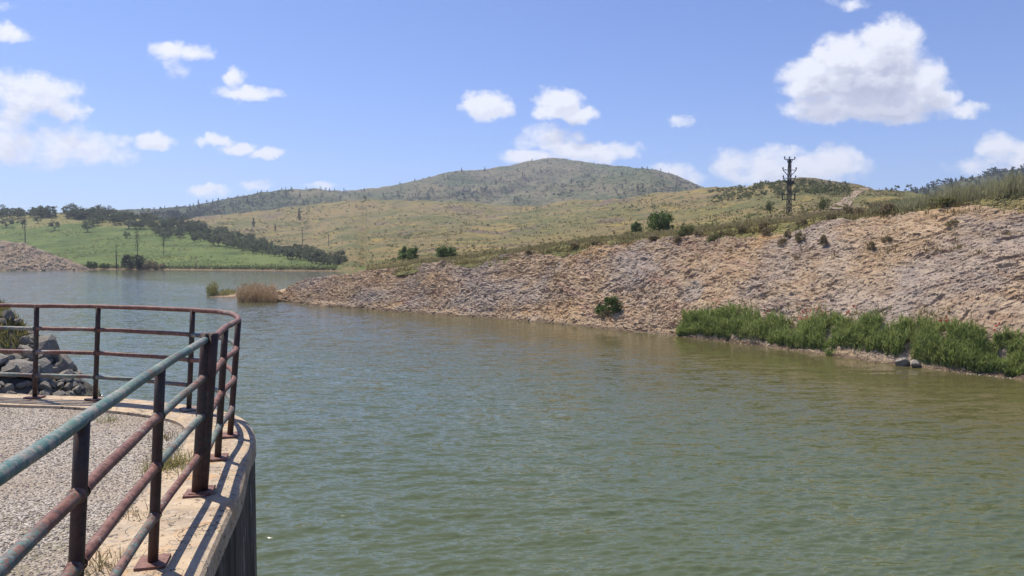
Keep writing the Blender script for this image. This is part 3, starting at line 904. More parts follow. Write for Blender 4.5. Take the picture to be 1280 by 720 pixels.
EZ = emb_h(EX, EY)
ev = np.stack([EX, EY, EZ], -1).reshape(-1, 3); ef = grid_faces(130, 130)
tag(link('embankment', mesh_from('embankment', ev, ef, True), M['embankment_earth']), 'earth embankment under the grey riprap beyond the railing', 'embankment', kind='structure')
SHEETS['embankment'] = BVHTree.FromPolygons([tuple(p) for p in ev], [tuple(q) for q in ef])
RM = []
for k, (v, f) in enumerate(ROCKS):
    me = mesh_from('boulder', v, f); me.materials.append(M['grey_rock']); RM.append(me)
placed = []
tries = 0
while len(placed) < 298 and tries < 60000:
    tries += 1
    x = random.uniform(-11.5, -6.6); y = random.uniform(9.9, 14.6)
    z = float(emb_h(np.array(x), np.array(y)))
    r = 2.0
    if z < 1.6 or r < 1.25 or y > 14.6 or (x < -8.95 + 0.15 * (13 - y) and y > 11.4): continue
    ppx = 640 + x / y * F; ppy = float(py_of(z + 0.2, y))
    if ppx > 58 + (ppy - 405) * 0.60 or (ppx < 30 and 392 < ppy < 436): continue
    s = random.choice([0.12, 0.14, 0.16, 0.18, 0.2, 0.24, 0.3, 0.36])
    if any((x - a) ** 2 + (y - b) ** 2 < (0.40 * (s + c)) ** 2 for a, b, c in placed): continue
    placed.append((x, y, s))
    o = bpy.data.objects.new('boulder', RM[len(placed) % 8]); COL.objects.link(o)
    o.location = (x, y, z + s * 0.22); o.scale = (s, s, s); o.rotation_euler = (random.uniform(-.5, .5), random.uniform(-.5, .5), random.uniform(0, 6.28))
    tag(o, 'grey angular boulder in the riprap heap beyond the railing', 'boulder', 'riprap boulders beyond the railing')


# ------------------------------------------------------------------ plants
def blades(n, spread, h0, h1, w, lean, seg=3, r=None, curve=0.6, base_z=-0.05):
    """grass blades as bent tapering strips -> v,f"""
    r = r or RNG
    bx = np.clip(r.normal(0, spread, n), -1.7 * spread, 1.7 * spread); by = np.clip(r.normal(0, spread, n), -1.7 * spread, 1.7 * spread); return blade_at(bx, by, np.full(n, base_z), r.uniform(h0, h1, n), w, lean, seg, r, curve)


def blade_at(bx, by, bz, h, w, lean, seg=3, r=None, curve=0.6):
    r = r or RNG; n = len(bx)
    az = r.uniform(0, 2 * np.pi, n); ln = np.abs(r.normal(0, lean, n)); fa = r.uniform(0, np.pi, n)
    vs = []
    for k in range(seg + 1):
        t = k / seg; off = ln * h * (t * (1 - curve) + curve * t * t); z = h * t * (1 - 0.25 * ln * t)
        ww = w * (1 - t) ** 0.7 * 0.5 + 0.0008
        cx = bx + np.cos(az) * off; cy = by + np.sin(az) * off
        vs.append(np.stack([cx - np.cos(fa) * ww, cy - np.sin(fa) * ww, bz + z], -1)); vs.append(np.stack([cx + np.cos(fa) * ww, cy + np.sin(fa) * ww, bz + z], -1))
    V = np.stack(vs, 1).reshape(-1, 3); m = 2 * (seg + 1)
    o = np.arange(n)[:, None, None] * m; q = (np.arange(seg) * 2)[None, :, None]
    Fc = (o + q + np.array([0, 1, 3, 2])[None, None]).reshape(-1, 4)
    return V, Fc


def leaves(c, s, r=None, flat=0.0):
    """leaf-sized quads at points c"""
    r = r or RNG; n = len(c)
    a = r.normal(size=(n, 3)); a[:, 2] *= (1 - flat); a /= np.linalg.norm(a, axis=1, keepdims=True)
    b = np.cross(a, r.normal(size=(n, 3))); b /= np.linalg.norm(b, axis=1, keepdims=True) + 1e-9
    ss = s * r.uniform(0.6, 1.3, n)[:, None]
    V = np.stack([c - a * ss, c + b * ss * 0.55, c + a * ss, c - b * ss * 0.55], 1).reshape(-1, 3)
    return V, np.arange(4 * n).reshape(-1, 4)


def crown_points(n, k, rx, rz, cz, r, clump=0.33, low=0.15):
    """leaf positions: clumps spread through an uneven crown"""
    th = r.uniform(0, 2 * np.pi, k); u = r.uniform(-0.75, 1, k); rad = r.uniform(0.35, 1.0, k) ** 0.6
    c = np.stack([np.cos(th) * np.sqrt(1 - u * u * 0.8) * rad * rx, np.sin(th) * np.sqrt(1 - u * u * 0.8) * rad * rx, cz + u * rad * rz], -1)
    cs = r.uniform(0.6, 1.35, k) * clump * rx
    i = r.integers(0, k, n)
    g = r.normal(size=(n, 3)); g /= np.linalg.norm(g, axis=1, keepdims=True); g *= (r.uniform(0, 1, n) ** 0.45)[:, None]
    return c[i] + g * cs[i][:, None] * np.array([1, 1, 0.8]), c


def make_tree(name, seed, H=6.5, rx=2.9, n=900, k=20, leaf='tree_leaf', ls=0.30, trunk_h=0.13, parts=True):
    r = np.random.default_rng(seed)
    cz = H * (trunk_h + (1 - trunk_h) * 0.48); rz = H * (1 - trunk_h) * 0.5
    c, cen = crown_points(n, k, rx, rz, cz, r)
    v, f = leaves(c, ls, r)
    m = MB(); t = H * 0.028 + 0.04
    bend = r.normal(0, 0.12, 2) * rx
    m.tube([(0, 0, -0.4), (bend[0] * .3, bend[1] * .3, H * trunk_h * 0.6), (bend[0], bend[1], H * trunk_h * 1.2), (bend[0] * 1.2, bend[1] * 1.2, cz + rz * 0.4)], [t * 1.3, t, t * 0.75, t * 0.2], 6)
    for q in cen[:7]:
        s0 = Vector((bend[0] * .8, bend[1] * .8, H * trunk_h)); q = Vector(q)
        m.tube([s0, s0.lerp(q, 0.5) + Vector((0, 0, 0.1 * H * r.random())), q], [t * 0.5, t * 0.32, t * 0.12], 4, False)
    root = empty(name, (0, 0, 0))
    link('crown', mesh_from('crown', v, f), M[leaf], root)
    m.build('trunk', M['bark'], root)
    return root


def make_bush(name, seed, H=2.0, rx=1.3, n=2200, k=14, leaf='bush_leaf', ls=0.11):
    r = np.random.default_rng(seed)
    c, cen = crown_points(n, k, rx, H * 0.36, H * 0.50, r, 0.36)
    sk = r.random(n) < 0.25; c[sk, 2] *= 0.45; c[sk, :2] *= 1.1
    c[:, 2] = np.maximum(c[:, 2], -0.05)
    v, f = leaves(c, ls, r)
    m = MB()
    for q in cen[:10]:
        q = Vector(q); m.tube([(r.normal(0, .08), r.normal(0, .08), -0.2), q * 0.5 + Vector((0, 0, 0.1)), q], [0.035, 0.025, 0.01], 4, False)
    root = empty(name, (0, 0, 0))
    link('foliage', mesh_from('foliage', v, f), M[leaf], root)
    m.build('branch_cluster', M['bark'], root)
    return root


def single(name, seed, H, rx, n, k, leaf, ls, conic=False):
    """far plant, one mesh"""
    r = np.random.default_rng(seed)
    if conic:
        z = r.uniform(0.05, 1, n) ** 1.1; a = r.uniform(0, 6.28, n); q = r.uniform(0.3, 1, n) * (1 - z) ** 0.75 * rx * (0.8 + 0.25 * np.sin(z * 30))
        c = np.stack([np.cos(a) * q, np.sin(a) * q, z * H], -1)
    else:
        c, _ = crown_points(n, k, rx, H * 0.42, H * 0.52, r, 0.38)
    v, f = leaves(c, ls, r)
    m = MB(); m.tube([(0, 0, -0.8), (0, 0, H * 0.7)], [0.05 * rx + 0.08, 0.05], 4, False)
    me = mesh_from(name, np.concatenate([v, m.v[0]]), np.concatenate([f, m.f[0] + len(v)]))
    me.materials.append(M[leaf]); return me


def put(root, p, rz=None, s=1.0, sz=None):
    root.location = p; root.rotation_euler = (0, 0, random.uniform(0, 6.28) if rz is None else rz)
    root.scale = (s, s, s if sz is None else sz)
    return root


protos = {}


def place(kind, make, p, label, cat, group=None, s=1.0, sz=None, rz=None):
    if kind not in protos:
        o = make(); protos[kind] = o
    else:
        o = copy_tree(protos[kind])
    put(o, p, rz, s, sz)
    for key in ('label', 'category', 'group'):
        if key in o: del o[key]
    return tag(o, label, cat, group)


# --- trees in the band above the green field
def tree_kind(i, leaf):
    return ('%s%d' % (leaf, i), lambda: make_tree('field_tree', 40 + i + (50 if leaf == 'olive_leaf' else 0), 5.6 + 0.6 * (i % 3), 2.9 + 0.35 * (i % 4), leaf=leaf))


LOWB = poly([(-400, 284), (-60, 284), (0, 280), (60, 279), (120, 289), (150, 292), (217, 300), (246, 304), (300, 314), (350, 323), (400, 331.5), (425, 334)])
UPB = poly([(-400, 258), (0, 268), (60, 268), (130, 269), (200, 276), (260, 288), (300, 298), (350, 313), (400, 325), (425, 331)])
cnt = 0; spots = []
tr = random.Random(21)
while cnt < 215:
    px = tr.uniform(-120, 428) if cnt % 3 else tr.uniform(100, 425)
    lo, up = float(LOWB(px)), float(UPB(px))
    f = tr.random() ** 0.8
    if px < 115 and f < 0.6 and tr.random() < 0.93: continue
    if 118 < px < 152 and f < 0.45: continue
    py = lo + (up - lo) * f
    p = hit(px, py, 'green_field')
    if p is None: continue
    if any((p.x - q.x) ** 2 + (p.y - q.y) ** 2 < 9 for q in spots): continue
    spots.append(p); cnt += 1
    olive = tr.random() < 0.26
    i = tr.randrange(4)
    kind, mk = tree_kind(i, 'olive_leaf' if olive else 'tree_leaf')
    s = tr.uniform(0.75, 1.2) * (0.85 if px > 280 else 1.0)
    lab = 'pale olive green tree in the dark tree belt above the green field' if olive else 'dark green round tree in the tree belt above the green field'
    grp = 'pale trees of the belt above the field' if olive else 'dark trees of the belt above the field'
    place(kind, mk, p, lab, 'tree', grp, s, s * tr.uniform(0.85, 1.1))
for k in range(30):
    px = tr.uniform(-60, 150); p = hit(px, tr.uniform(0.6, 6) + float(UPB(px)), 'green_field')
    if p is None: continue
    kind, mk = tree_kind(tr.randrange(4), 'tree_leaf'); s = tr.uniform(0.95, 1.4)
    place(kind, mk, p, 'dark tree on the skyline of the field at the far left', 'tree', 'skyline trees above the field', s * 1.1, s)
# single trees standing in the field
for px, py, s, leaf, lab in [(8, 285, 1.15, 'olive_leaf', 'pale grey green tree at the left edge of the picture above the earth spit'), (28, 284, 0.95, 'olive_leaf', 'olive tree second from the left edge above the earth spit'), (47, 279, 0.7, 'tree_leaf', 'small dark tree on the pale grass high in the field'),
                         (68, 288, 1.0, 'olive_leaf', 'grey green round tree alone in the upper green field'), (110, 290, 1.05, 'tree_leaf', 'dark tree just left of the yellow grass patch below the belt'),
                         (159, 298, 0.62, 'tree_leaf', 'low dark tree jutting from the belt into the field'), (206, 300, 0.85, 'olive_leaf', 'pale tree at the lower rim of the belt beside a slender trunk'), (293, 311, 0.5, 'tree_leaf', 'small tree by itself just below the belt on the field')]:
    p = hit(px, py, 'green_field')
    kind, mk = tree_kind(1 if leaf == 'olive_leaf' else 2, leaf)
    place(kind, mk, p, lab, 'tree', None, s)

# far shore: bush, bare trunk, slender saplings
p = hit(166, 335.5, 'green_field'); place('shore_bush', lambda: make_bush('shore_bush', 5, 6.4, 4.0, 2600, 20, 'far_leaf', 0.32), p, 'big dark round bush at the far waterline', 'bush')
for px, py, s, lab, cat, lf in [(188, 335.5, 0.6, 'brownish bush beside the big dark bush on the far shore', 'bush', 'dry_leaf'), (200, 336, 0.42, 'small brown bush furthest along the far shore to the right', 'bush', 'dry_leaf'), (115, 334.5, 0.5, 'low green bush at the tip of the brown earth spit', 'bush', 'bush_leaf'), (130, 335.5, 0.42, 'low green bush left of the bare trunk on the far shore', 'bush', 'bush_leaf')]:
    p = hit(px, py, 'green_field')
    if p: place('sb' + lf, lambda: make_bush('shore_bush', 6, 6.0, 4.2, 1600, 16, lf, 0.34), p, lab, cat, None, s)
for px, py, hpx, lab, leafy in [(145.5, 336, 29, 'bare dark dead trunk standing at the far waterline', 0), (172, 334, 46, 'slender tall sapling rising behind the big dark bush', 1), (204.5, 319, 24, 'thin slanting sapling alone in the middle of the field', 1), (31.5, 303, 34, 'thin dark bare trunk standing above the earth spit', 0)]:
    p = hit(px, py, 'green_field', 'earth_spit'); h = hpx / F * p.y
    root = empty('slender_tree', p); m = MB(); r_ = random.Random(px)
    m.tube([(0, 0, -0.5), (0.1, 0, h * 0.4), (-0.05, 0.1, h * 0.75), (0.15, 0, h)], [0.26 if not leafy else 0.16, 0.2 if not leafy else 0.11, 0.12, 0.04], 6)
    for k in range(9):
        z = h * r_.uniform(0.35, 0.95); a = r_.uniform(0, 6.28); L = r_.uniform(0.5, 1.1)
        m.tube([(0, 0, z), (L * math.cos(a), L * math.sin(a), z + L * 0.7)], [0.06, 0.02], 4, False)
    m.build('trunk', M['bark'], root)
    n = 260 if leafy else 45
    rr = np.random.default_rng(int(px)); z = rr.uniform(0.45, 1.02, n) * h
    c = np.stack([rr.normal(0, 0.55, n), rr.normal(0, 0.55, n), z], -1)
    v, f = leaves(c, 0.2, rr); link('crown', mesh_from('crown', v, f), M['tree_leaf'], root)
    tag(root, lab, 'tree')
# ragged green fringe along the far waterline
pts = []
for k in range(1500):
    px = RNG.uniform(100, 420); 
    p = hit(px, float(py_of(0.5 + 0.9 * RNG.random() ** 2, FW(px))), 'green_field')
    if p: pts.append(p)
pts = np.array([tuple(p) for p in pts])
v, f = leaves(np.repeat(pts, 5, 0) + RNG.normal(0, 0.35, (len(pts) * 5, 3)) * np.array([1.6, 1, 0.8]) + np.array([0, 0, 0.3]), 0.28)
tag(link('shore_weeds', mesh_from('shore_weeds', v, f), M['scrub_leaf']), 'low weeds fringing the far waterline', 'weeds', kind='stuff')

# --- scattered trees on the mountain and hill slopes (too small to show parts)
FAR = [single('far_tree', 300 + k, 9 + k, 2.7 + 0.4 * k, 150, 8, 'far_leaf', 0.8, conic=(k == 3)) for k in range(4)]
SHR = [single('hill_shrub', 320 + k, 2.6, 1.9, 120, 7, 'scrub_leaf', 0.42) for k in range(4)]
PIN = [single('ridge_pine', 340 + k, 8 + 1.5 * k, 3.4, 150, 8, 'far_leaf', 0.95, conic=(k == 0)) for k in range(3)]


def far_copy(name, me, p, s, label, cat, group):
    o = bpy.data.objects.new(name, me); COL.objects.link(o); o.location = p; o.scale = (s, s, s * random.uniform(0.85, 1.15)); o.rotation_euler = (0, 0, random.uniform(0, 6.28))
    return tag(o, label, cat, group)


# skyline trees of the left shoulder, then trees scattered below the skyline
for px in [193, 206, 221, 237, 248, 259, 266, 273, 285, 297, 305, 322, 327, 334, 352, 357, 365, 383, 401, 407, 412, 418, 430, 500, 519, 577, 606, 665, 742, 786, 803, 809, 815, 826, 836]:
    d = float(MD(px)); p = hit(px, float(MY(px)) + random.uniform(0.6, 2.2), 'mountain', 'mountain_spur')
    if p is None: continue
    far_copy('far_tree', random.choice(FAR), p, random.uniform(0.5, 0.85), 'tiny dark tree standing on the mountain skyline', 'tree', 'trees on the mountain skyline')
n = 0
while n < 185:
    px = random.uniform(170, 860); py = random.uniform(float(MY(px)) + 3, 272)
    if px < 400 and py > float(TOPY(px)) - 1: continue
    p = hit(px, py, 'mountain', 'mountain_spur', 'grassy_hill')
    if p is None or p.y < 760: continue
    far_copy('far_tree', random.choice(FAR), p, random.uniform(0.35, 0.8), 'tiny dark tree scattered on the flank of the mountain', 'tree', 'trees scattered on the mountain flank'); n += 1
# dense scrub clump in the flank
for k in range(16):
    px = random.uniform(570, 620); py = 243 + random.uniform(-4, 4) + (px - 595) * -0.05
    p = hit(px, py, 'mountain', 'mountain_spur')
    if p: far_copy('far_tree', FAR[k % 3], p, random.uniform(0.55, 0.9), 'dark tree in the dense clump under the summit', 'tree', 'dense tree clump under the summit')
# lone trees on the tan slope
for px, py, s, lab in [(317, 284, 1.1, 'tall dark lone tree low on the tan slope'), (344, 288, 0.8, 'round lone bush tree on the tan slope right of a tall tree'), (374, 275, 1.25, 'tall dark tree highest on the yellow slope'), (425, 251, 0.8, 'small lone tree on the crest line of the yellow slope left of another'), (456, 252, 0.9, 'dark lone tree on the crest line of the yellow slope'),
                       (498, 249, 0.85, 'spreading lone tree on the crest line below the mountain'), (466, 323, 0.55, 'round dark bush in the hollow behind the rock bank')]:
    p = hit(px, py, 'grassy_hill', 'mountain')
    if p: far_copy('lone_tree', FAR[3] if 'tall' in lab else FAR[1], p, s * 0.7 * p.y / 700, lab, 'tree', None)
# scrub on the green cap of the right hill
n = 0
while n < 290:
    px = random.uniform(885, 1062); top = float(TOPY(px)); py = top + 1.0 + random.random() ** 1.2 * 17
    if px > 1040 and random.random() < 0.6: continue
    p = hit(px, py, 'grassy_hill')
    if p is None: continue
    far_copy('hill_shrub', random.choice(SHR), p, random.uniform(0.35, 0.65), 'green shrub in the scrub on the hill behind the pylon', 'shrub', 'scrub on the hill behind the pylon'); n += 1
# pines of the far right ridge
n = 0
while n < 295:
    px = random.uniform(1105, 1380); py = float(RY(px)) + random.random() ** 1.5 * 22
    p = hit(px, py, 'wooded_ridge')
    if p is None: continue
    far_copy('ridge_pine', random.choice(PIN), p, random.uniform(0.45, 0.9), 'dark pine on the far ridge at the right edge', 'tree', 'pines on the far right ridge'); n += 1

# --- bushes on the rim of the bank
BUSH = [('green', 11, 2.5, 1.7, 'bush_leaf'), ('green2', 12, 3.4, 2.4, 'bush_leaf'), ('dry', 13, 1.4, 1.1, 'dry_leaf'), ('scrub', 14, 1.4, 1.1, 'scrub_leaf')]


def bush(k, px, py, w, h, label, where=('grassy_hill',)):
    """w, h: size in the picture"""
    p = hit(px, py, *where)
    if p is None: return
    nm, seed, H, rx, leaf = BUSH[k]
    name = 'dry_shrub' if leaf == 'dry_leaf' else 'bush'
    o = place(nm, lambda: make_bush(name, seed, H, rx, 2600, 16, leaf, 0.10 * H / 1.8), p - Vector((0, 0, 0.1)), label, 'bush')
    dist = p.y
    o.scale = (w / F * dist / (2.1 * rx), w / F * dist / (2.1 * rx), h / F * dist / (0.98 * H))
    return o


bush(0, 511, 325.5, 28, 19, 'dark green bush on the bank rim, leftmost of the rim bushes')
bush(1, 559, 322.5, 30, 16, 'green bush on the bank rim between two others, low and wide')
bush(1, 824, 290, 34, 27, 'largest green bush on the bank rim, left of the pylon')
bush(0, 795, 292, 16, 17, 'small green bush touching the largest rim bush')
bush(3, 857, 297, 22, 18, 'olive bush at the edge above the grey rock face')
bush(0, 356, 356.5, 14, 14, 'dark bush at the water end of the rock bank', ('rock_tongue', 'bank'))
bush(0, 371, 351, 13, 14, 'dark green bush beside another at the tip of the bank', ('rock_tongue', 'bank'))
bush(3, 963, 264, 11, 13, 'small grey green bush left of the pylon on the slope')
bush(3, 1031, 262, 13, 15, 'round olive bush on the slope right of the pylon')
bush(0, 752, 392, 18, 15, 'left half of the green bush pair growing low on the rock bank', ('bank',))
bush(1, 764, 392, 22, 25, 'bright green bush growing low on the rock bank alone above the water', ('bank',))
bush(2, 757, 395, 17, 9, 'dry brown scrub at the foot of the green bush on the rock bank', ('bank',))
bush(3, 893, 302, 15, 11, 'yellow green tuft bush on the upper rock face', ('bank',))
for px, py, w, h in [(1056, 270, 22, 24), (1074, 269, 22, 20), (1094, 266, 26, 26), (1110, 264, 24, 22), (1040, 272, 16, 14), (1001, 280, 16, 15), (955, 284, 18, 15), (930, 287, 16, 13), (815, 299, 24, 12), (873, 293, 14, 12), (660, 316, 14, 9), (720, 307, 18, 9), (745, 304, 16, 9)]:
    bush(2, px, py, w * 0.8, h * 0.62, 'brown dry shrub on the rim of the rock bank', ('grassy_hill', 'bank'))['group'] = 'dry shrubs on the bank rim'
for px, py, w, h in [(1001, 301, 12, 14), (978, 305, 14, 10), (1030, 306, 10, 16), (1108, 301, 12, 9), (1088, 312, 9, 14), (1190, 281, 16, 9), (985, 297, 9, 12), (960, 292, 14, 10), (845, 302, 14, 10)]:
    o = bush(2, px, py, w, h, 'small brown shrub clinging to the upper rock face', ('bank',))
    if o: o['group'] = 'small shrubs on the rock face'
for px, py, w, h in [(1126, 261, 30, 12), (1150, 258, 30, 11), (1176, 256, 34, 12), (1203, 251, 28, 10), (1232, 246, 30, 10), (1266, 242, 28, 9)]:
    bush(3, px, py, w, h, 'olive shrub in the tall grass on the right end of the rim')['group'] = 'shrubs in the tall rim grass'

# --- low scrub and tussocks speckling the slopes, too many to count
def speckle(name, n, region, sheets, size, mat, label, per=9, far=None):
    pts = []; sc = []
    while len(pts) < n:
        px, py = region()
        p = hit(px, py, *sheets)
        if p is None or (far and not far(p)): n -= 0.3; continue
        pts.append(tuple(p)); sc.append(size(p))
    pts = np.array(pts); sc = np.array(sc)
    i = np.repeat(np.arange(len(pts)), per)
    c = pts[i] + RNG.normal(size=(len(i), 3)) * sc[i][:, None] * np.array([0.5, 0.5, 0.28]) + np.array([0, 0, 1]) * sc[i][:, None] * 0.3
    v, f = leaves(c, 1.0)
    ctr = np.repeat(c, 4, 0); v = ctr + (v - ctr) * np.repeat(sc[i] * 0.42, 4)[:, None]
    tag(link(name, mesh_from(name, v, f), M[mat]), label, 'scrub', kind='stuff')


def reg_hill():
    px = random.uniform(200, 1130); a = float(TOPY(px)) + 0.5; b = min(float(CR(px)) if px > 430 else 332, 334)
    return px, a + (b - a) * random.random()


def clump(p, f, thr): return float(fbm(np.array(p.x * f), np.array(p.y * f), 3)) > thr + random.uniform(-0.3, 0.3)


speckle('hillside_scrub', 1500, reg_hill, ('grassy_hill',), lambda p: random.uniform(0.5, 1.0) * (0.35 + p.y / 420), 'scrub_leaf', 'low olive scrub speckling the grass slope', far=lambda p: clump(p, 0.012, 0.22))
speckle('hillside_tussocks', 2600, reg_hill, ('grassy_hill',), lambda p: random.uniform(0.4, 0.9) * (0.3 + p.y / 420), 'dry_grass', 'dry straw tussocks speckling the grass slope', far=lambda p: clump(p, 0.03, -0.1))


def reg_mount():
    px = random.uniform(150, 900); a = float(MY(px)) + 0.5
    return px, random.uniform(a, 275)


speckle('mountain_scrub', 3600, reg_mount, ('mountain', 'mountain_spur', 'grassy_hill'), lambda p: random.uniform(1.2, 2.8), 'far_leaf', 'dark scrub speckling the mountain side', far=lambda p: p.y > 780 and clump(p, 0.006, -0.15))
speckle('field_tussocks', 2600, lambda: (random.uniform(0, 420), random.uniform(270, 335)), ('green_field',), lambda p: random.uniform(0.35, 0.8), 'grass', 'darker grass tussocks dotted over the green field', far=lambda p: clump(p, 0.03, 0.0))
tq = [hit(px, py, 'grassy_hill') for px, py in [(1082, 235.5), (1074, 239), (1067, 243), (1063, 247), (1058, 252), (1050, 257), (1042, 262)]]
tq = [q for q in tq if q]
tv = []
for i, q in enumerate(tq):
    dq = (tq[min(i + 1, len(tq) - 1)] - tq[max(i - 1, 0)]); sd_ = Vector((dq.y, -dq.x, 0)).normalized()
    for k in (-1, -0.33, 0.33, 1):
        w = q + sd_ * k * 1.6 * random.uniform(0.8, 1.2); g_ = drop(w.x, w.y, 'grassy_hill'); tv.append((w.x, w.y, (g_.z if g_ else w.z) + 0.12))
tag(link('dirt_track', mesh_from('dirt_track', tv, grid_faces(len(tq), 4)[:, ::-1]), M['shore_earth']), 'short bare reddish track on the hill right of the pylon', 'track', kind='structure')

# --- tall grass on the rim (right) and short dry grass along the rest of the rim
bx = []; by = []; bz = []; hh = []
for k in range(30000):
    px = RNG.uniform(1085, 1500); d = float(crest_d(px)) * RNG.uniform(0.99, 1.28)
    x = (px - 640) / F * d; p = drop(x, d, 'grassy_hill')
    if p is None: continue
    cl = float(fbm(np.array(x * 0.6), np.array(d * 0.6), 2))
    bx.append(x); by.append(d); bz.append(p.z - 0.05); hh.append(max(0.15, (0.80 + 0.6 * cl) * RNG.uniform(0.6, 1.35) * np.interp(px, [1085, 1180, 1500], [0.5, 1.15, 1.25])))
v, f = blade_at(np.array(bx), np.array(by), np.array(bz), np.array(hh), 0.045, 0.45)
tag(link('tall_grass', mesh_from('tall_grass', v, f), M['crest_grass']), 'tall pale seeding grass along the right end of the bank rim', 'grass', kind='stuff')
bx = []; by = []; bz = []; hh = []
for k in range(40000):
    px = RNG.uniform(440, 1120); d = float(crest_d(px)) * (0.985 + 0.75 * RNG.random() ** 2)
    x = (px - 640) / F * d
    if fbm(np.array(x * 0.25), np.array(d * 0.25), 2) < RNG.uniform(-0.7, 0.2): continue
    p = drop(x, d, 'grassy_hill')
    if p is None: continue
    bx.append(x); by.append(d); bz.append(p.z - 0.04); hh.append(RNG.uniform(0.12, 0.5))
v, f = blade_at(np.array(bx), np.array(by), np.array(bz), np.array(hh), 0.07, 0.6, 2)
M['rim_grass'] = leaf_mat('rim_grass', [(0.150, 0.140, 0.055), (0.225, 0.190, 0.085), (0.320, 0.260, 0.135)], 0.4, 0.35)
tag(link('rim_grass', mesh_from('rim_grass', v, f), M['rim_grass']), 'short dry grass along the rim of the rock bank', 'grass', kind='stuff')
# wiry dry weeds hanging on the upper face
bx = []; by = []; bz = []; hh = []
for k in range(420):
    c = int(len(bc) * RNG.uniform(0.1, 0.95)); r = int(NR * (1 - 0.42 * RNG.random() ** 1.6)) - 1; q = BANKV[r, c]
    if fbm(np.array(q[0] * 0.2 + 5), np.array(q[2] * 0.5), 2) < 0.05: continue
    for j in range(16): bx.append(q[0] + RNG.normal(0, .16)); by.append(q[1] + RNG.normal(0, .16)); bz.append(q[2] - 0.05); hh.append(RNG.uniform(0.15, 0.5))
v, f = blade_at(np.array(bx), np.array(by), np.array(bz), np.array(hh), 0.05, 0.6, 2)
tag(link('face_weeds', mesh_from('face_weeds', v, f), M['dry_grass']), 'dry wiry weeds growing in cracks of the rock face', 'weeds', kind='stuff')

# --- green reed bed at the foot of the bank
V = []; Fc = []; n0 = 0
pv = []
for k in range(7600):
    px = RNG.uniform(843, 1520) if k % 12 else RNG.uniform(843, 900)
    dw = F * ZC / (float(WL(px)) - 319); w_ = P(px, WL(px), dw)
    ofs = 0.20 + 1.35 * RNG.random() ** 1.1 * min(1, max(0.5, (px - 838) / 70))
    x = w_[0] + 0.84 * ofs; y = w_[1] + 0.5 * ofs
    cl = float(fbm(np.array(x * 0.5), np.array(y * 0.5), 3))
    if cl < -0.85 + RNG.uniform(-.2, .2): continue
    p = drop(x, y, 'bank')
    z = p.z if p else 0.2
    gap = float(pnoise(np.array(x * 0.9 + 3), np.array(y * 0.9)))
    if gap < -0.42: continue
    h = (0.64 + 0.50 * cl) * (RNG.uniform(0.45, 1.15) if k % 9 else RNG.uniform(1.1, 1.5)) * min(1, max(0.6, (px - 835) / 60)) * np.interp(px, [843, 1050, 1280], [0.85, 0.95, 1.0])
    h = max(0.25, h)
    ls = 11
    t_ = RNG.uniform(0.12, 1.0, ls)
    az = RNG.uniform(0, 6.28); bend = RNG.uniform(0.05, 0.3) * h
    bx = x + np.cos(az) * bend * t_ ** 2; by = y + np.sin(az) * bend * t_ ** 2
    pv.append((bx, by, z - 0.05 + h * t_ * 0.92, np.full(ls, 0.36 * RNG.uniform(.6, 1.3))))
    pv.append((np.array([x]), np.array([y]), np.array([z - .06]), np.array([h])))
bx, by, bz, hh = [np.concatenate([q[i] for q in pv]) for i in range(4)]
v, f = blade_at(bx, by, bz, hh, 0.040, 0.70, 2, curve=0.8)
tag(link('reed_bed', mesh_from('reed_bed', v, f), M['reed_leaf']), 'dense green reeds along the foot of the rock bank', 'reeds', kind='stuff')
# dry stalks among the reeds' upper edge
bx = []; by = []; bz = []; hh = []
for k in range(3600):
    px = RNG.uniform(845, 1500); dw = F * ZC / (float(WL(px)) - 319); w_ = P(px, WL(px), dw); ofs = RNG.uniform(0.5, 2.5)
    x = w_[0] + 0.84 * ofs; y = w_[1] + 0.5 * ofs; p = drop(x, y, 'bank')
    if p is None or fbm(np.array(x * 0.4 + 9), np.array(y * 0.4), 2) < -0.1: continue
    bx.append(x); by.append(y); bz.append(p.z - .05); hh.append(RNG.uniform(0.35, 1.05) * (1.0 if ofs < 1.6 else 0.6))
v, f = blade_at(np.array(bx), np.array(by), np.array(bz), np.array(hh), 0.045, 0.6, 2)
tag(link('dry_stalks', mesh_from('dry_stalks', v, f), M['grass']), 'yellowing grass along the upper edge of the reeds', 'grass', kind='stuff')
# red poppies in the reeds
pp = []
for px, k in [(878, 5), (985, 7), (992, 6), (940, 3), (1042, 3), (1162, 5), (1228, 3), (1010, 3)]:
    for j in range(k):
        q = px + RNG.normal(0, 4); dw = F * ZC / (float(WL(q)) - 319); w_ = P(q, WL(q), dw); ofs = RNG.uniform(1.1, 1.6)
        p = drop(w_[0] + .84 * ofs, w_[1] + .5 * ofs, 'bank')
        if p: pp.append((p.x, p.y, p.z + RNG.uniform(0.6, 0.9)))
pp = np.repeat(np.array(pp), 4, 0) + RNG.normal(0, 0.04, (len(pp) * 4, 3))
v, f = leaves(pp, 0.07)
tag(link('poppy_flowers', mesh_from('poppy_flowers', v, f), M['poppy']), 'red poppies dotted among the green reeds', 'flowers', kind='stuff')

# boulders and grey dead tufts at the waterline
for px, py, wpx, hpx, lab in [(1133, 457, 20, 15, 'larger grey boulder at the waterline in front of the reeds'), (1147, 459, 13, 8, 'smaller grey boulder right of the larger one at the waterline')]:
    d = F * ZC / (py - 319); q = P(px, py, d); me = mesh_from('boulder', *rock_mesh(900 + px, 1.0)); me.materials.append(M['grey_rock'])
    o = link('boulder', me); o.location = (q[0] - 0.32, q[1] - 0.22, 0.20); w = 1.2 * wpx / F * d / 2; o.scale = (w * 1.05, w, hpx / F * d * 0.72); o.rotation_euler = (0, 0, px); tag(o, lab, 'boulder')


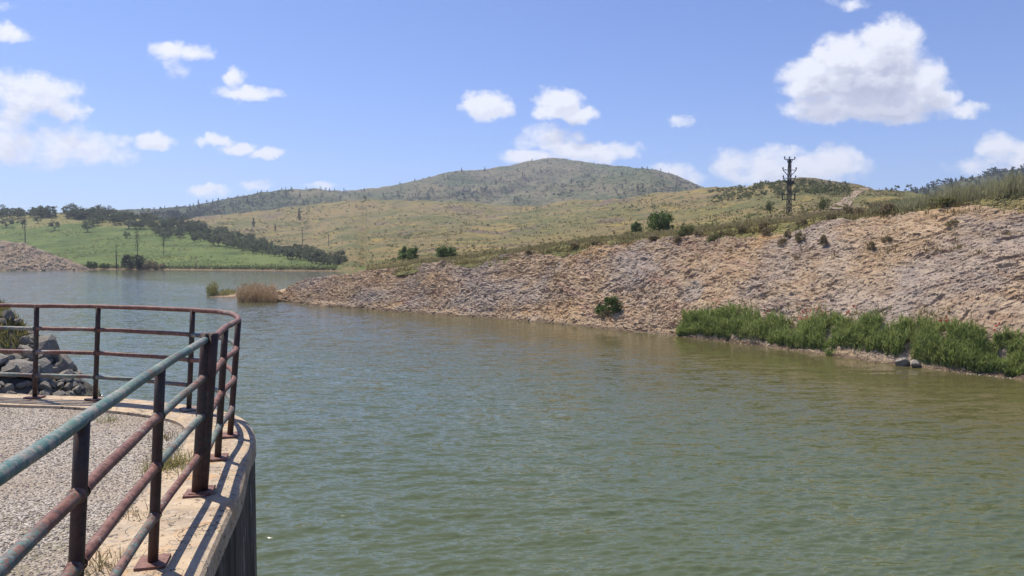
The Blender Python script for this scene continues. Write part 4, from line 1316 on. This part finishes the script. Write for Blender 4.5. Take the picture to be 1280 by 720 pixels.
def tuft(name, loc, n, spread, h0, h1, w, lean, mat, label, cat, seed):
    v, f = blades(n, spread, h0, h1, w, lean, 3, np.random.default_rng(seed))
    o = link(name, mesh_from(name, v, f), mat); o.location = loc; return tag(o, label, cat)


for px, py, s, lab in [(892, 424, 0.42, 'grey dead grass tuft at the waterline, left of another'), (947, 431.5, 0.55, 'grey dead grass tuft hanging over the waterline in front of the reeds'), (1040, 444.5, 0.35, 'pale green drooping tuft at the waterline in the middle of the reeds')]:
    d = F * ZC / (py - 319); q = P(px, py, d)
    tuft('grass_tuft', (q[0] - 0.12, q[1] - 0.1, 0.08), 260, 0.16, s * 0.8, s * 1.6, 0.03, 0.75, M['dead_tuft'] if 'grey' in lab else M['reed_leaf'], lab, 'grass tuft', px)

# dry reed clump and green reeds on the rock tongue
def reed_clump(name, pts_, h0, h1, mat, label, w=0.06, lean=0.3):
    c = np.mean(pts_, 0); r = np.random.default_rng(int(abs(c[0]) * 10))
    n = len(pts_); root = empty(name, (c[0], c[1], 0.05))
    h = r.uniform(h0, h1, n) * np.clip(1.15 - 0.62 * ((pts_[:, 0] - c[0]) / (np.abs(pts_[:, 0] - c[0]).max() + .01)) ** 2 + 0.3 * fbm(pts_[:, 0] * 0.9, pts_[:, 1] * 0.9, 2), 0.3, 1.3)
    v, f = blade_at(pts_[:, 0] - c[0], pts_[:, 1] - c[1], np.zeros(n) - .1, h, w, lean, 3, r)
    link('stem_cluster', mesh_from('stem_cluster', v, f), mat, root)
    t_ = r.uniform(0.3, 1, n * 4); i = np.repeat(np.arange(n), 4)
    v, f = blade_at(pts_[i, 0] - c[0] + r.normal(0, .1, n * 4), pts_[i, 1] - c[1] + r.normal(0, .1, n * 4), h[i] * t_ - .1, np.full(n * 4, 0.42), w, 0.9, 2, r)
    link('foliage', mesh_from('foliage', v, f), mat, root)
    return tag(root, label, 'reeds')


q = np.array([P(px, 378.5 - yy, F * ZC / (378.5 - yy - 319)) for px, yy in zip(RNG.uniform(297, 345, 900), RNG.uniform(0, 5, 900) ** 0.9)])[:, :2]
hs = 1.0
reed_clump('reed_clump', q, 0.9, 1.95, M['dry_reed'], 'dense straw coloured dry reed clump at the end of the rock tongue')
q = np.array([P(px, py, F * ZC / (py - 319)) for px, py in zip(np.clip(RNG.normal(266, 3.8, 160), 259, 273), RNG.uniform(368, 370, 160))])[:, :2]
reed_clump('reed_clump', q, 0.6, 1.6, M['grass'], 'small green reed clump standing alone in the water left of the tongue')
q = np.array([P(px, py, F * ZC / (py - 319)) for px, py in zip(np.clip(RNG.normal(284, 5.5, 240), 274, 294), RNG.uniform(367, 371, 240))])[:, :2]
reed_clump('reed_clump', q, 0.25, 0.7, M['grass'], 'low yellow green grass clump on the rock tongue beside the dry reeds')

# grass on the embankment
bx = []; by = []
for k in range(26000):
    x = RNG.uniform(-12.0, -6.8); y = RNG.uniform(9.8, 13.6); bx.append(x); by.append(y)
bx = np.array(bx); by = np.array(by); gx = 640 + bx / by * F; gy = py_of(emb_h(bx, by), by); ok = ((gx < 36 + RNG.normal(0, 4, len(bx))) & (gy < 437)) | (RNG.random(len(bx)) < 0.02); bx = bx[ok]; by = by[ok]
v, f = blade_at(bx, by, emb_h(bx, by) - 0.03, RNG.uniform(0.06, 0.24, len(bx)), 0.02, 0.6, 3)
tag(link('embankment_grass', mesh_from('embankment_grass', v, f), M['grass']), 'yellow green grass on top of the riprap embankment', 'grass', kind='stuff')

# weeds on the platform
for i, (px, py, n, s, mt, lab) in enumerate([(137, 523, 90, 0.09, 'grass', 'green weed tuft in the gravel below the far railing'), (217, 583, 420, 0.15, 'grass', 'yellow green grass tuft against the coping behind a railing post'), (205, 545, 90, 0.09, 'dry_grass', 'dry straw tuft on the gravel near the twin posts'),
                                             (166, 645, 80, 0.10, 'dry_grass', 'dry grass tuft along the coping edge left of the second post'), (128, 708, 150, 0.13, 'dry_grass', 'dry grass tuft at the bottom of the picture by the coping edge'), (10, 650, 60, 0.06, 'grass', 'low yellowish weed in the gravel at the left edge of the picture')]):
    g = gpt(px, py); tuft('weed_tuft', (g[0], g[1], ZS - 0.02), n, 0.07 + 0.03 * (i == 1), s * 0.5, s * 1.5, 0.006, 0.6, M[mt], lab, 'weed', 50 + i)

# ------------------------------------------------------------------ power pole
def lattice(m, w0, w1, h, n, t):
    def c(z):
        w = (w0 + (w1 - w0) * z / h) / 2
        return [Vector((-w, -w, z)), Vector((w, -w, z)), Vector((w, w, z)), Vector((-w, w, z))]
    a = c(0); b = c(h)
    for i in range(4): m.bar(a[i], b[i], t)
    z = 0; k = 0
    zs = [h * (1 - (1 - i / n) ** 1.0) for i in range(n + 1)]
    for i in range(n):
        p, q = c(zs[i]), c(zs[i + 1])
        for s in range(4):
            s2 = (s + 1) % 4
            if (i + s) % 2: m.bar(p[s], q[s2], t * 0.6)
            else: m.bar(p[s2], q[s], t * 0.6)
            m.bar(q[s], q[s2], t * 0.5)


def pylon(p, h, rz, label):
    u = h / 72.0                                          # one picture pixel of the pole
    root = empty('power_pylon', p, rz); tag(root, label, 'pylon')
    m = MB(); lattice(m, 4.2 * u, 2.2 * u, h * 0.955, 12, 0.75 * u); m.build('lattice_mast', M['steel'], root)
    for zf, half, upr in ((0.955, 6.6, 0), (0.775, 8.6, 1), (0.635, 8.0, 1)):
        z = h * zf; m = MB()
        m.bar((-half * u, 0, z), (half * u, 0, z), 0.75 * u)
        m.bar((-half * u, 0.8 * u, z), (half * u, 0.8 * u, z), 0.6 * u)
        if upr:
            for s in (-1, 1): m.bar((s * half * u, 0, z), (s * 2.0 * u, 0, z - 7 * u), 0.7 * u)
        else:
            for s in (-1, 1): m.bar((s * half * 0.6 * u, 0, z), (s * 1.2 * u, 0, z - 6 * u), 0.6 * u)
        arm = m.build('crossarm', M['steel'], root)
        for s in ((-1, 1) if upr else (-1, -0.05, 1)):
            m = MB(); x = s * half * u
            m.tube([(x, 0, z + 0.3 * u), (x, 0, z + 1.2 * u), (x, 0, z + 1.3 * u), (x, 0, z + 2.0 * u), (x, 0, z + 2.1 * u), (x, 0, z + 3.4 * u)], [0.4 * u, 0.5 * u, 1.05 * u, 1.05 * u, 0.7 * u, 0.6 * u], 8)
            m.build('insulator', M['insulator'], arm)
    m = MB(); z = h * 0.575
    m.box((0, 0, z), (11 * u, 5 * u, 1.6 * u)); m.box((1.5 * u, -1.0 * u, z - 2.2 * u), (7 * u, 4 * u, 2.4 * u)); m.build('switch_platform', M['steel'], root)
    for s in (-1, 1):
        m = MB(); x1 = s * (8.8 if s < 0 else 7.4) * u; x0 = s * 2.6 * u
        for z in (h * 0.275, h * 0.36): m.bar((x0, 0, z), (x1, 0, z), 0.9 * u)
        m.bar((x1, 0, h * 0.255), (x1, 0, h * 0.385), 1.3 * u); m.build('side_bracket', M['steel'], root)
    return root


p = hit(986, 268, 'grassy_hill')
pylon(p - Vector((0, 0, 0.2)), 73.0 / F * p.y, R(8), 'dark steel lattice power pylon with three crossarms behind the bank rim')
for px, py, hp, lab in [(378, 306, 22, 'thin far power pole with short crossarms on the tan slope'), (411, 308, 15, 'small far power pole above the last belt trees')]:
    p = hit(px, py, 'grassy_hill'); h = hp / F * p.y
    root = empty('utility_pole', p, 0.3); tag(root, lab, 'pole')
    m = MB(); m.tube([(0, 0, -0.5), (0, 0, h)], [0.26, 0.18], 8); m.build('pole_shaft', M['pole_wood'], root)
    for zf in ((0.97, 0.8, 0.63) if hp > 20 else (0.95,)):
        m = MB(); m.bar((-1.3, 0, h * zf), (1.3, 0, h * zf), 0.24); m.build('crossarm', M['pole_wood'], root)

# ------------------------------------------------------------------ air
hz = MB(); hz.box((0, 1200, 158), (4800, 3200, 326))
hm = bpy.data.materials.new('haze_air'); hm.use_nodes = True; ht = NT(hm.node_tree); ht.n.clear()
ho = ht.node('ShaderNodeOutputMaterial'); pv_ = ht.node('ShaderNodeVolumePrincipled', ins={'Color': (0.72, 0.82, 1.0), 'Density': 0.00019, 'Anisotropy': 0.2})
ht.l.new(pv_.outputs[0], ho.inputs['Volume'])
tag(hz.build('haze', hm), 'thin summer haze in the air over the valley', 'haze', kind='stuff')

# ------------------------------------------------------------------ sky, sun, clouds
SUN_EL, SUN_AZ = R(62), R(-51)                        # azimuth from +Y toward +X
sd = Vector((math.sin(SUN_AZ) * math.cos(SUN_EL), math.cos(SUN_AZ) * math.cos(SUN_EL), math.sin(SUN_EL)))
sl = bpy.data.lights.new('sun', 'SUN'); sl.energy = 4.9; sl.angle = R(0.53); sl.color = (1.0, 0.93, 0.81)
so = bpy.data.objects.new('sun', sl); COL.objects.link(so); so.rotation_euler = (-sd).to_track_quat('-Z', 'Y').to_euler(); so.location = sd * 50 + Vector((0, 0, 20))

wld = bpy.data.worlds.new('World'); S.world = wld; wld.use_nodes = True
t = NT(wld.node_tree); t.n.clear()
sky = t.node('ShaderNodeTexSky', sky_type='NISHITA', sun_disc=False, sun_elevation=SUN_EL, sun_rotation=SUN_AZ % (2 * math.pi), altitude=600, air_density=1.0, dust_density=0.6, ozone_density=3.0)
# clouds: (centre x, y, half width, half height, body)
CL = [(1085, 98, 84, 60, 1.15), (1108, 55, 46, 34, 1.1), (1010, 103, 50, 32, 1.0), (1052, 75, 46, 36, 1.1), (1148, 108, 36, 38, 1.0), (1030, 137, 62, 22, .9), (1105, 138, 84, 20, .9), (1204, 139, 28, 13, .85), (1168, 127, 34, 18, .8),
      (612, 133, 38, 22, .95), (590, 137, 22, 12, .8), (700, 128, 32, 20, 1.0), (722, 146, 26, 14, .9), (688, 140, 28, 14, .8), (690, 175, 48, 24, .6), (742, 190, 62, 16, .85), (665, 197, 50, 11, .8), (775, 190, 32, 12, .6), (845, 213, 42, 13, .5), (865, 222, 30, 12, .45),
      (847, 151, 19, 8, .6), (985, 213, 100, 28, .75), (1042, 203, 44, 24, .75), (915, 208, 34, 22, .65), (975, 192, 40, 14, .6), (1244, 186, 36, 20, .75), (1275, 197, 32, 26, .7), (1235, 210, 60, 16, .5),
      (18, 46, 32, 15, .8), (48, 122, 62, 32, .78), (12, 108, 40, 24, .6), (92, 140, 28, 16, .7), (20, 150, 46, 24, .55), (60, 186, 120, 30, .62), (130, 198, 60, 16, .5), (197, 178, 32, 14, .85), (150, 176, 28, 12, .6), (10, 180, 60, 26, .7),
      (216, 68, 28, 15, .72), (251, 70, 28, 13, .72), (225, 88, 24, 18, .42), (312, 119, 44, 12, .85), (298, 103, 17, 15, .7), (270, 176, 30, 10, .85), (300, 186, 28, 9, .7), (335, 193, 24, 9, .85), (265, 240, 26, 9, .55), (320, 232, 22, 8, .6), (405, 234, 24, 6, .55),
      (1055, 10, 30, 8, .32), (945, 1, 20, 5, .4), (10, 12, 22, 9, .25), (1040, 3, 14, 6, .2),
      (-150, 90, 90, 40, .8), (1450, 120, 110, 45, .9), (200, -240, 140, 60, .8), (900, -330, 190, 70, .8), (-500, -60, 160, 80, .8)]
grp = bpy.data.node_groups.new('cloud_density', 'ShaderNodeTree')
grp.interface.new_socket('Point', in_out='INPUT', socket_type='NodeSocketVector')
grp.interface.new_socket('Density', in_out='OUTPUT', socket_type='NodeSocketFloat')
g = NT(grp); gi = g.node('NodeGroupInput'); go = g.node('NodeGroupOutput')
q = gi.outputs[0]
w1 = g.vmath('SUBTRACT', g.noise(q, 0.022, 5, 0.62, out='Color'), (0.5, 0.5, 0.5))
w2 = g.vmath('SUBTRACT', g.noise(q, 0.075, 3, 0.5, out='Color'), (0.5, 0.5, 0.5))
qq = g.vmath('ADD', q, g.vmath('ADD', g.vmath('MULTIPLY', w1, (34, 24, 0)), g.vmath('MULTIPLY', w2, (13, 10, 0))))
acc = None
for cx, cy, rx, ry, wt in CL:
    dlt = g.vmath('MULTIPLY', g.vmath('SUBTRACT', qq, (cx, cy, 0)), (1 / (rx * 1.0), 1 / (ry * 1.0), 0))
    e_ = g.vmath('DOT_PRODUCT', dlt, dlt, out=1)
    val = g.math('MULTIPLY_ADD', e_, -wt, wt)
    acc = val if acc is None else g.math('SMOOTH_MAX', acc, val, 0.12)
det = g.math('SUBTRACT', g.noise(g.vmath('MULTIPLY', q, (1.0, 1.35, 1.0)), 0.030, 8, 0.60), 0.5)
g.l.new(g.math('ADD', acc, g.math('MULTIPLY', det, 1.6)), go.inputs[0])

dirv = t.node('ShaderNodeTexCoord').outputs['Generated']
dx, dy, dz = t.sep(dirv)
dy = t.math('MAXIMUM', dy, 0.08)
cx_ = t.math('MULTIPLY_ADD', t.math('DIVIDE', dx, dy), F, 640); cy_ = t.math('MULTIPLY_ADD', t.math('DIVIDE', dz, dy), -F, 319)
pt = t.node('ShaderNodeCombineXYZ', ins={'X': cx_, 'Y': cy_}).outputs[0]


def dens(v):
    n = t.node('ShaderNodeGroup'); n.node_tree = grp; t.l.new(v, n.inputs[0]); return n.outputs[0]


D0 = dens(pt)
D1 = dens(t.vmath('ADD', pt, (-5, -10, 0)))
D2 = dens(t.vmath('ADD', pt, (-8, -34, 0)))
alpha = t.ramp(D0, -0.06, 0.72, 'S')
lit = t.ramp(t.math('SUBTRACT', D1, D0), 0.22, -0.20, 'S')
core = t.ramp(D0, 0.45, 1.15)
deep = t.ramp(D2, 0.25, 1.05, 'S')
shade = t.math('MULTIPLY_ADD', t.math('SUBTRACT', 1.0, lit), t.math('MULTIPLY_ADD', core, 0.35, 0.12), t.math('MULTIPLY', deep, 0.55), clamp=True)
STR = 0.10
white = tuple(c / STR for c in (0.72, 0.73, 0.79)); grey = tuple(c / STR for c in (0.36, 0.385, 0.50))
ccol = t.mix(shade, white, grey)
skyc = t.mix(1.0, sky.outputs[0], (0.76, 0.82, 1.12), 'MULTIPLY')
col = t.mix(t.math('MULTIPLY', alpha, 0.96), skyc, ccol)
bg = t.node('ShaderNodeBackground', ins={'Color': col, 'Strength': STR})
wo = t.node('ShaderNodeOutputWorld'); t.l.new(bg.outputs[0], wo.inputs['Surface'])

# ------------------------------------------------------------------ camera and render
cam = bpy.data.cameras.new('camera'); cam.sensor_width = 36; cam.lens = 36 * F / 1280; cam.clip_start = 0.05; cam.clip_end = 6000
co = bpy.data.objects.new('camera', cam); COL.objects.link(co); co.location = CAM; co.rotation_euler = (math.pi / 2 - PITCH, 0, 0)
S.camera = co
S.view_settings.view_transform = 'Standard'; S.view_settings.look = 'None'; S.view_settings.gamma = 1; S.view_settings.exposure = 0.45; S.view_settings.use_curve_mapping = False
S.render.engine = 'CYCLES'
S.cycles.use_denoising = True; S.cycles.max_bounces = 5; S.cycles.diffuse_bounces = 2; S.cycles.glossy_bounces = 2; S.cycles.transmission_bounces = 2
S.cycles.volume_bounces = 0; S.cycles.transparent_max_bounces = 4
S.cycles.caustics_reflective = False; S.cycles.caustics_refractive = False
